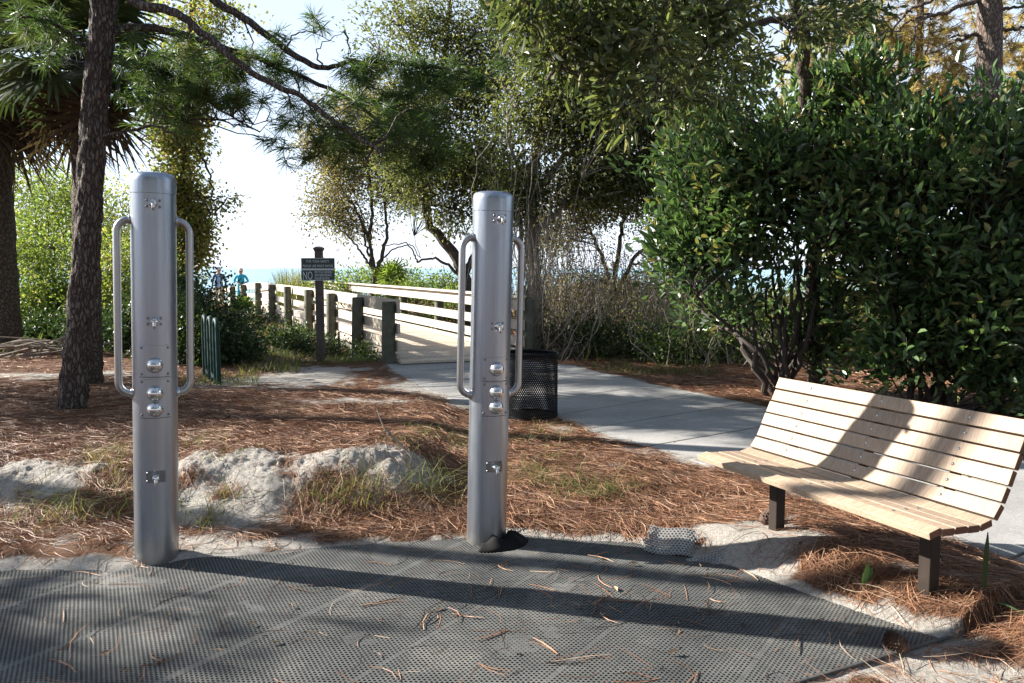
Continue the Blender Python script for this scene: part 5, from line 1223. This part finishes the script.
shrub(301, "evergreen_shrub", "large many stemmed evergreen shrub behind the left end of the bench", e0, e0[1], st,
      [(E_(705, 195, -.2), (.58, .8, .62), 140), (E_(735, 160, 0), (.75, .9, .65), 170), (E_(800, 140, .1), (.85, 1, .7), 200), (E_(690, 235, 0), (.4, .6, .4), 60), (E_(730, 225, -.3), (.65, .7, .55), 130), (E_(800, 215, -.4), (.7, .7, .65), 160), (E_(850, 235, -.3), (.55, .7, .6), 110), (E_(770, 105, .3), (.7, .8, .4), 80), (E_(835, 125, .2), (.55, .7, .40), 80), (E_(690, 262, .1), (.3, .4, .16), 18), (E_(760, 262, -.2), (.6, .5, .22), 30), (E_(845, 280, -.2), (.35, .4, .25), 24), (E_(740, 305, .3), (.6, .5, .3), 26), (E_(825, 315, .2), (.4, .4, .35), 26), (E_(830, 350, .2), (.35, .4, .25), 20)], 18)
f0 = gp(925, 402); F_ = lambda u, v, dd=0.: at(u, v, f0[1] + dd); st = []
for (u, v) in [(860, 240), (880, 200), (900, 230), (915, 180), (930, 220), (950, 190), (965, 240), (985, 210), (1000, 260), (1030, 230), (905, 300), (960, 310), (1000, 330)]:
    m1 = F_(925 + (u - 925) * .25 + rs.normal(0, 5), 395 - (395 - v) * .3, rs.normal(0, .15)); m2 = F_(925 + (u - 925) * .7 + rs.normal(0, 6), 395 - (395 - v) * .66, rs.normal(0, .25))
    st.append(([f0 + np.array([rs.normal(0, .14), rs.normal(0, .1), -.1]), m1, m2, F_(u, v, rs.normal(0, .3))], rs.uniform(.020, .04), .008))
shrub(302, "evergreen_shrub", "dense dark evergreen shrub behind the right end of the bench", f0, f0[1], st,
      [(F_(860, 160, .3), (.6, .7, .6), 130), (F_(910, 165, .1), (.65, .8, .5), 150), (F_(965, 175, .1), (.7, .8, .55), 160), (F_(1030, 190, .2), (.8, .9, .7), 170), (F_(880, 220, -.2), (.6, .7, .6), 140), (F_(945, 240, -.3), (.7, .7, .6), 160), (F_(1010, 260, -.2), (.7, .7, .6), 160), (F_(920, 305, -.2), (.6, .6, .45), 100), (F_(985, 320, -.2), (.55, .6, .45), 90), (F_(1030, 350, -.3), (.5, .5, .4), 80), (F_(1000, 385, -.5), (.25, .3, .2), 26), (F_(905, 345, -.1), (.3, .3, .25), 26), (F_(1090, 250, .2), (.8, .9, .9), 130), (F_(880, 130, .4), (.4, .5, .3), 40), (F_(850, 100, .5), (.35, .4, .3), 26), (F_(1008, 112, .2), (.16, .2, .22), 14), (F_(862, 75, .4), (.2, .2, .2), 12), (F_(890, 365, -.1), (.3, .35, .22), 16), (F_(955, 372, -.2), (.35, .4, .22), 22), (F_(1000, 360, -.3), (.4, .4, .3), 26)], 18)
bush("bush", "dark shrub beyond the right picture edge, behind the end of the path", (7.6, 8.5, 0), [((7.4, 8.6, 1.3), (1.2, 1.2, 1.2), 1), ((8.6, 7.2, 1.0), (1.1, 1.2, 1.0), 1)], 300, 34, .15, .09, .045, SHRL, 303, None, .5)

# --- pine behind the right shrub
g0 = gp(985, 386); G_ = lambda u, v, dd=0.: at(u, v, 12.0 + dd); g0 = np.array([G_(984, 380)[0], 12.0, 0]); g0[2] = float(hfun(g0[0], 12))
t = Tree(311)
t.limb([g0 - bz * .2, G_(986, 330), G_(987, 200), G_(989, 100), G_(990, 0), G_(993, -150), G_(996, -330)], .22, .13, 120, 32, wob=bumpy(9, .16, 8, 46))
for P, a in (([G_(990, -5), G_(956, 8), G_(938, 14), G_(919, 21), G_(913, 40), G_(912, 62), G_(918, 78)], .040), ([G_(988, -40), G_(950, -12), (G_(928, 2)), G_(911, 9), G_(893, 28), G_(860, 40)], .045), ([G_(992, 26), G_(975, 34), G_(956, 41), G_(942, 49), G_(926, 55)], .036), ([G_(990, 10), G_(1010, 8), G_(1040, 2)], .04), ([G_(990, 28), G_(1020, 29), (G_(1050, 22))], .035), ([G_(938, 14), G_(915, 18), G_(890, 36), G_(862, 58)], .02), ([G_(911, 9), (G_(890, 20)), G_(872, 22)], .015),
             ([G_(913, 60), G_(895, 68), (G_(880, 72))], .012), ([G_(975, 34), (G_(955, 36)), G_(946, 37)], .026), ([G_(918, 72), G_(924, 90), G_(921, 110)], .012), ([G_(990, -60), G_(1030, -50), G_(1080, -70)], .05)):
    t.limb(P, a, .007, 26, 8, .03)
C = t.ends([(G_(990, -190), (2.2, 2.2, 1.6), 220), (G_(1060, -10), (.6, .8, .4), 26), (G_(860, 20), (.6, .6, .3), 26), (G_(1010, -60), (1.4, 1.2, .4), 50)]); T = t.twigs(C, .012, .004, 1, .05); t.needles(C, T, 46, .18, .009, .5)
t.build("pine_tree", g0, "straight pine trunk with dark bare limbs rising above the evergreen shrub at the right", "tree", LIGHTBARK, PINEN, lname="needles")
def rust_pine(seed, label, u, d, lobes, forks):
    t = Tree(seed); H_ = lambda u, v, dd=0.: at(u, v, d + dd); b = np.array([H_(u, 300)[0], d, 0]); b[2] = float(hfun(b[0], d))
    t.limb([b - bz * .2, H_(u + 2, 200), H_(u, 90), H_(u + 3, 20), H_(u, -120)], .17, .07, 40, 10, .05)
    for P in forks: t.limb([H_(*p) for p in P], .05, .012, 18, 6, .06)
    C = t.ends([(H_(a, b_, c), rr, n) for (a, b_, c, rr, n) in lobes]); T = t.twigs(C, .016, .004, .9, .1); t.needles(C, T, 60, .28, .017, .5, .3)
    t.build("rusty_pine", b, label, "tree", LIGHTBARK, RUSTN, "rust coloured pines far behind the shrubs", lname="needles")
rust_pine(321, "rust coloured pine with forked pale limbs seen left of the right pine trunk", 917, 24, [(890, 50, 0, (1.5, 1.5, 1.3), 90), (940, 40, 0, (1.5, 1.5, 1.3), 90), (915, 100, 0, (1.5, 1.3, .8), 80), (960, 90, 0, (1.0, 1.2, .9), 60), (870, 10, 0, (1.3, 1.3, 1.0), 50), (930, -60, 0, (2.2, 2, 1.8), 110), (950, 130, 0, (1.2, 1, .7), 40)],
          [((917, 88), (910, 70), (900, 48)), ((917, 88), (924, 66), (928, 44), (930, 20)), ((917, 92), (935, 80), (960, 62)), ((917, 100), (890, 90), (870, 80))])
rust_pine(322, "yellow green and rust pine seen right of the right pine trunk", 1030, 27, [(1020, 60, 0, (1.5, 1.4, 1.6), 100), (1060, 40, 0, (1.8, 1.5, 1.8), 80), (1010, 110, 0, (1.1, 1.1, .8), 50), (1030, -40, 0, (2.2, 2, 1.6), 90)], [((1030, 80), (1015, 60), (1005, 40)), ((1030, 50), (1050, 30), (1070, 0))])
rust_pine(323, "pale rust pine high behind the overhanging oak leaves", 830, 29, [(830, 30, 0, (1.6, 1.5, 1.6), 90), (800, 70, 0, (1.3, 1.3, 1.2), 50), (860, 80, 0, (1.3, 1.3, 1.2), 60), (840, -50, 0, (2, 2, 1.6), 70)], [((830, 90), (815, 60), (805, 40)), ((830, 60), (850, 30), (860, 0))])

# --- broad leaved oak reaching over the path from behind the shrub
o0 = np.array([at(815, 380, 10.0)[0], 10.0, 0]); o0[2] = float(hfun(o0[0], 10.0)); t = Tree(331)
t.limb([o0 - bz * .2, at(812, 250, 9.9), at(806, 120, 9.5), at(800, 20, 9.0), at(770, -60, 8.4)], .09, .06, 40, 12, .03)
t.limb([at(790, -10, 8.9), at(740, -40, 7.6), at(680, -30, 6.6), at(620, 0, 6.0), at(570, 40, 5.8), at(548, 80, 5.7)], .07, .010, 40, 8, .03)
t.limb([at(680, -30, 6.6), at(640, -50, 6.0), at(580, -40, 5.6), at(520, -10, 5.5)], .04, .010, 26, 8, .03)
t.limb([at(800, 20, 9.0), at(770, 20, 8.2), at(735, 30, 7.6), at(700, 62, 7.2), at(672, 100, 7.0)], .045, .008, 26, 8, .03)
for P in ([(762, 22, 8), (757, 60, 8), (752, 100, 7.9), (742, 140, 7.9)], [(770, 10, 8), (790, 40, 7.9), (776, 90, 7.9), (757, 118, 7.9)], [(735, 30, 7.6), (728, 60, 7.6), (705, 95, 7.5)], [(750, 26, 7.9), (765, 52, 7.8), (740, 84, 7.8), (708, 122, 7.7)], [(640, -10, 6.1), (648, 15, 6.1), (660, 20, 6.1), (672, 8, 6.1)], [(620, 0, 6.), (640, 20, 5.9), (650, 50, 5.8), (664, 82, 5.8)]):
    t.limb([at(*p) for p in P], .011, .003, 16, 5, .02)
C = t.ends([(at(560, 30, 5.8), (.42, .4, .28), 44, 1.6), (at(600, 50, 5.8), (.36, .4, .28), 40, 1.6), (at(620, 100, 5.7), (.16, .2, .17), 14, 1.6), (at(650, 30, 6.0), (.40, .4, .30), 40, 1.6), (at(530, -5, 5.6), (.3, .3, .2), 22), (at(600, -20, 5.9), (.6, .5, .25), 50), (at(700, 10, 6.8), (.5, .5, .3), 48), (at(735, 70, 7.6), (.35, .4, .3), 30), (at(690, 25, 7.0), (.3, .4, .3), 26), (at(812, 22, 8.2), (.45, .5, .25), 34), (at(690, 90, 7.2), (.35, .4, .30), 34), (at(855, 10, 8.6), (.35, .4, .2), 16), (at(680, -60, 6.6), (.8, .8, .3), 60), (at(800, -70, 8.2), (1.2, 1, .4), 50), (at(660, 70, 6.6), (.3, .3, .25), 24)])
T = t.twigs(C, .009, .003, 1.0, .02); t.leafing(C, T, 13, .085, .105, .034, .52, .22, .15, False, .25, .14)
t.build("oak_tree", o0, "broad leaved oak whose leafy limbs hang over the path at the top centre", "tree", OAKBARK, BIGL)

# --- trees standing left of the picture: they throw the shade
def shade_tree(seed, name, label, base, h, r0, lobes, needles=True, lean=(0, 0), per=40, L=.19, w=.010):
    t = Tree(seed); base = np.array([base[0], base[1], float(hfun(*base))]); top = base + np.array([lean[0], lean[1], h])
    t.limb([base - bz * .2, base + (top - base) * .4, top], r0, r0 * .5, 40, 14, .02)
    for lb_ in lobes:
        c = np.array(lb_[0]); b = base + (top - base) * min(1, max(.2, (c[2] - .5) / h)); t.limb([b, (b + c) / 2 + bz * .1, c], .04, .012, 14, 6, .05)
    C = t.ends(lobes); T = t.twigs(C, .012, .004, 1, .05)
    if needles: t.needles(C, T, per, L, w, .5)
    else: t.leafing(C, T, per, .16, .08, .04, .45)
    t.build(name, base, label, "tree", PINEBARK if needles else OAKBARK, PINEN if needles else OAKL)
shade_tree(401, "pine_tree", "tall pine standing out of view to the left of the mat", (-8.5, 6.55), 9.2, .13, [((-8.3, 6.5, 8.4), (1.7, 1.7, 1.0), 120), ((-8.3, 6.6, 7.4), (1.3, 1.3, .5), 60)])
shade_tree(402, "small_pine", "small open pine standing out of view nearer the camera on the left", (-8.9, 5.0), 4.4, .07, [((-8.6, 4.8, 3.6), (1.0, .9, .6), 48), ((-8.0, 5.2, 2.9), (.9, .7, .4), 36), ((-8.9, 4.6, 2.6), (.8, .9, .4), 34), ((-8.2, 4.2, 3.2), (.9, .7, .5), 34)], per=40)
shade_tree(403, "oak_tree", "spreading oak standing out of view to the left of the clearing", (-11.2, 10.6), 4.6, .2, [((-11.6, 11.0, 4.1), (2.0, 1.8, .9), 170), ((-10.0, 9.6, 3.2), (1.3, 1.3, .7), 90), ((-12.4, 9.6, 3.0), (1.5, 1.3, .8), 90), ((-10.4, 12.2, 3.0), (1.4, 1.2, .9), 80)], False)

# --- unseen oaks added round and behind the camera to cut the sky light
for k, (x, y, h, rr) in enumerate(((-3.8, -5.5, 8, 3.0), (3.2, -4.6, 7.5, 3.0), (0.2, -9.5, 9, 3.6), (8.6, 0.8, 7, 2.8), (7.0, -7.0, 8, 3.2), (-8.5, -9.0, 8, 3.2))):
    tr = Tree(420 + k); b = np.array([x, y, float(hfun(x, y))]); tr.limb([b - bz * .2, b + bz * h * .4 + np.array([.2, .1, 0]), b + bz * h * .8], .2, .08, 30, 12, .03)
    lobs = [(b + np.array([math.cos(a) * rr * .5, math.sin(a) * rr * .5, h * z]), (rr * .62, rr * .62, h * .17), 70) for a, z in ((0, .55), (1.3, .75), (2.5, .5), (3.8, .8), (5.0, .62), (0.6, .95))]
    for lb_ in lobs: tr.limb([b + bz * h * .35, (b + bz * h * .4 + lb_[0]) / 2, lb_[0]], .06, .015, 12, 6, .05)
    C = tr.ends(lobs); T = tr.twigs(C, .014, .004, .8, .05); tr.leafing(C, T, 32, .24, .19, .09, .4)
    tr.build("oak_tree", b, "leafy oak standing behind the photographer, out of the picture", "tree", OAKBARK, OAKL, "oaks behind the photographer")
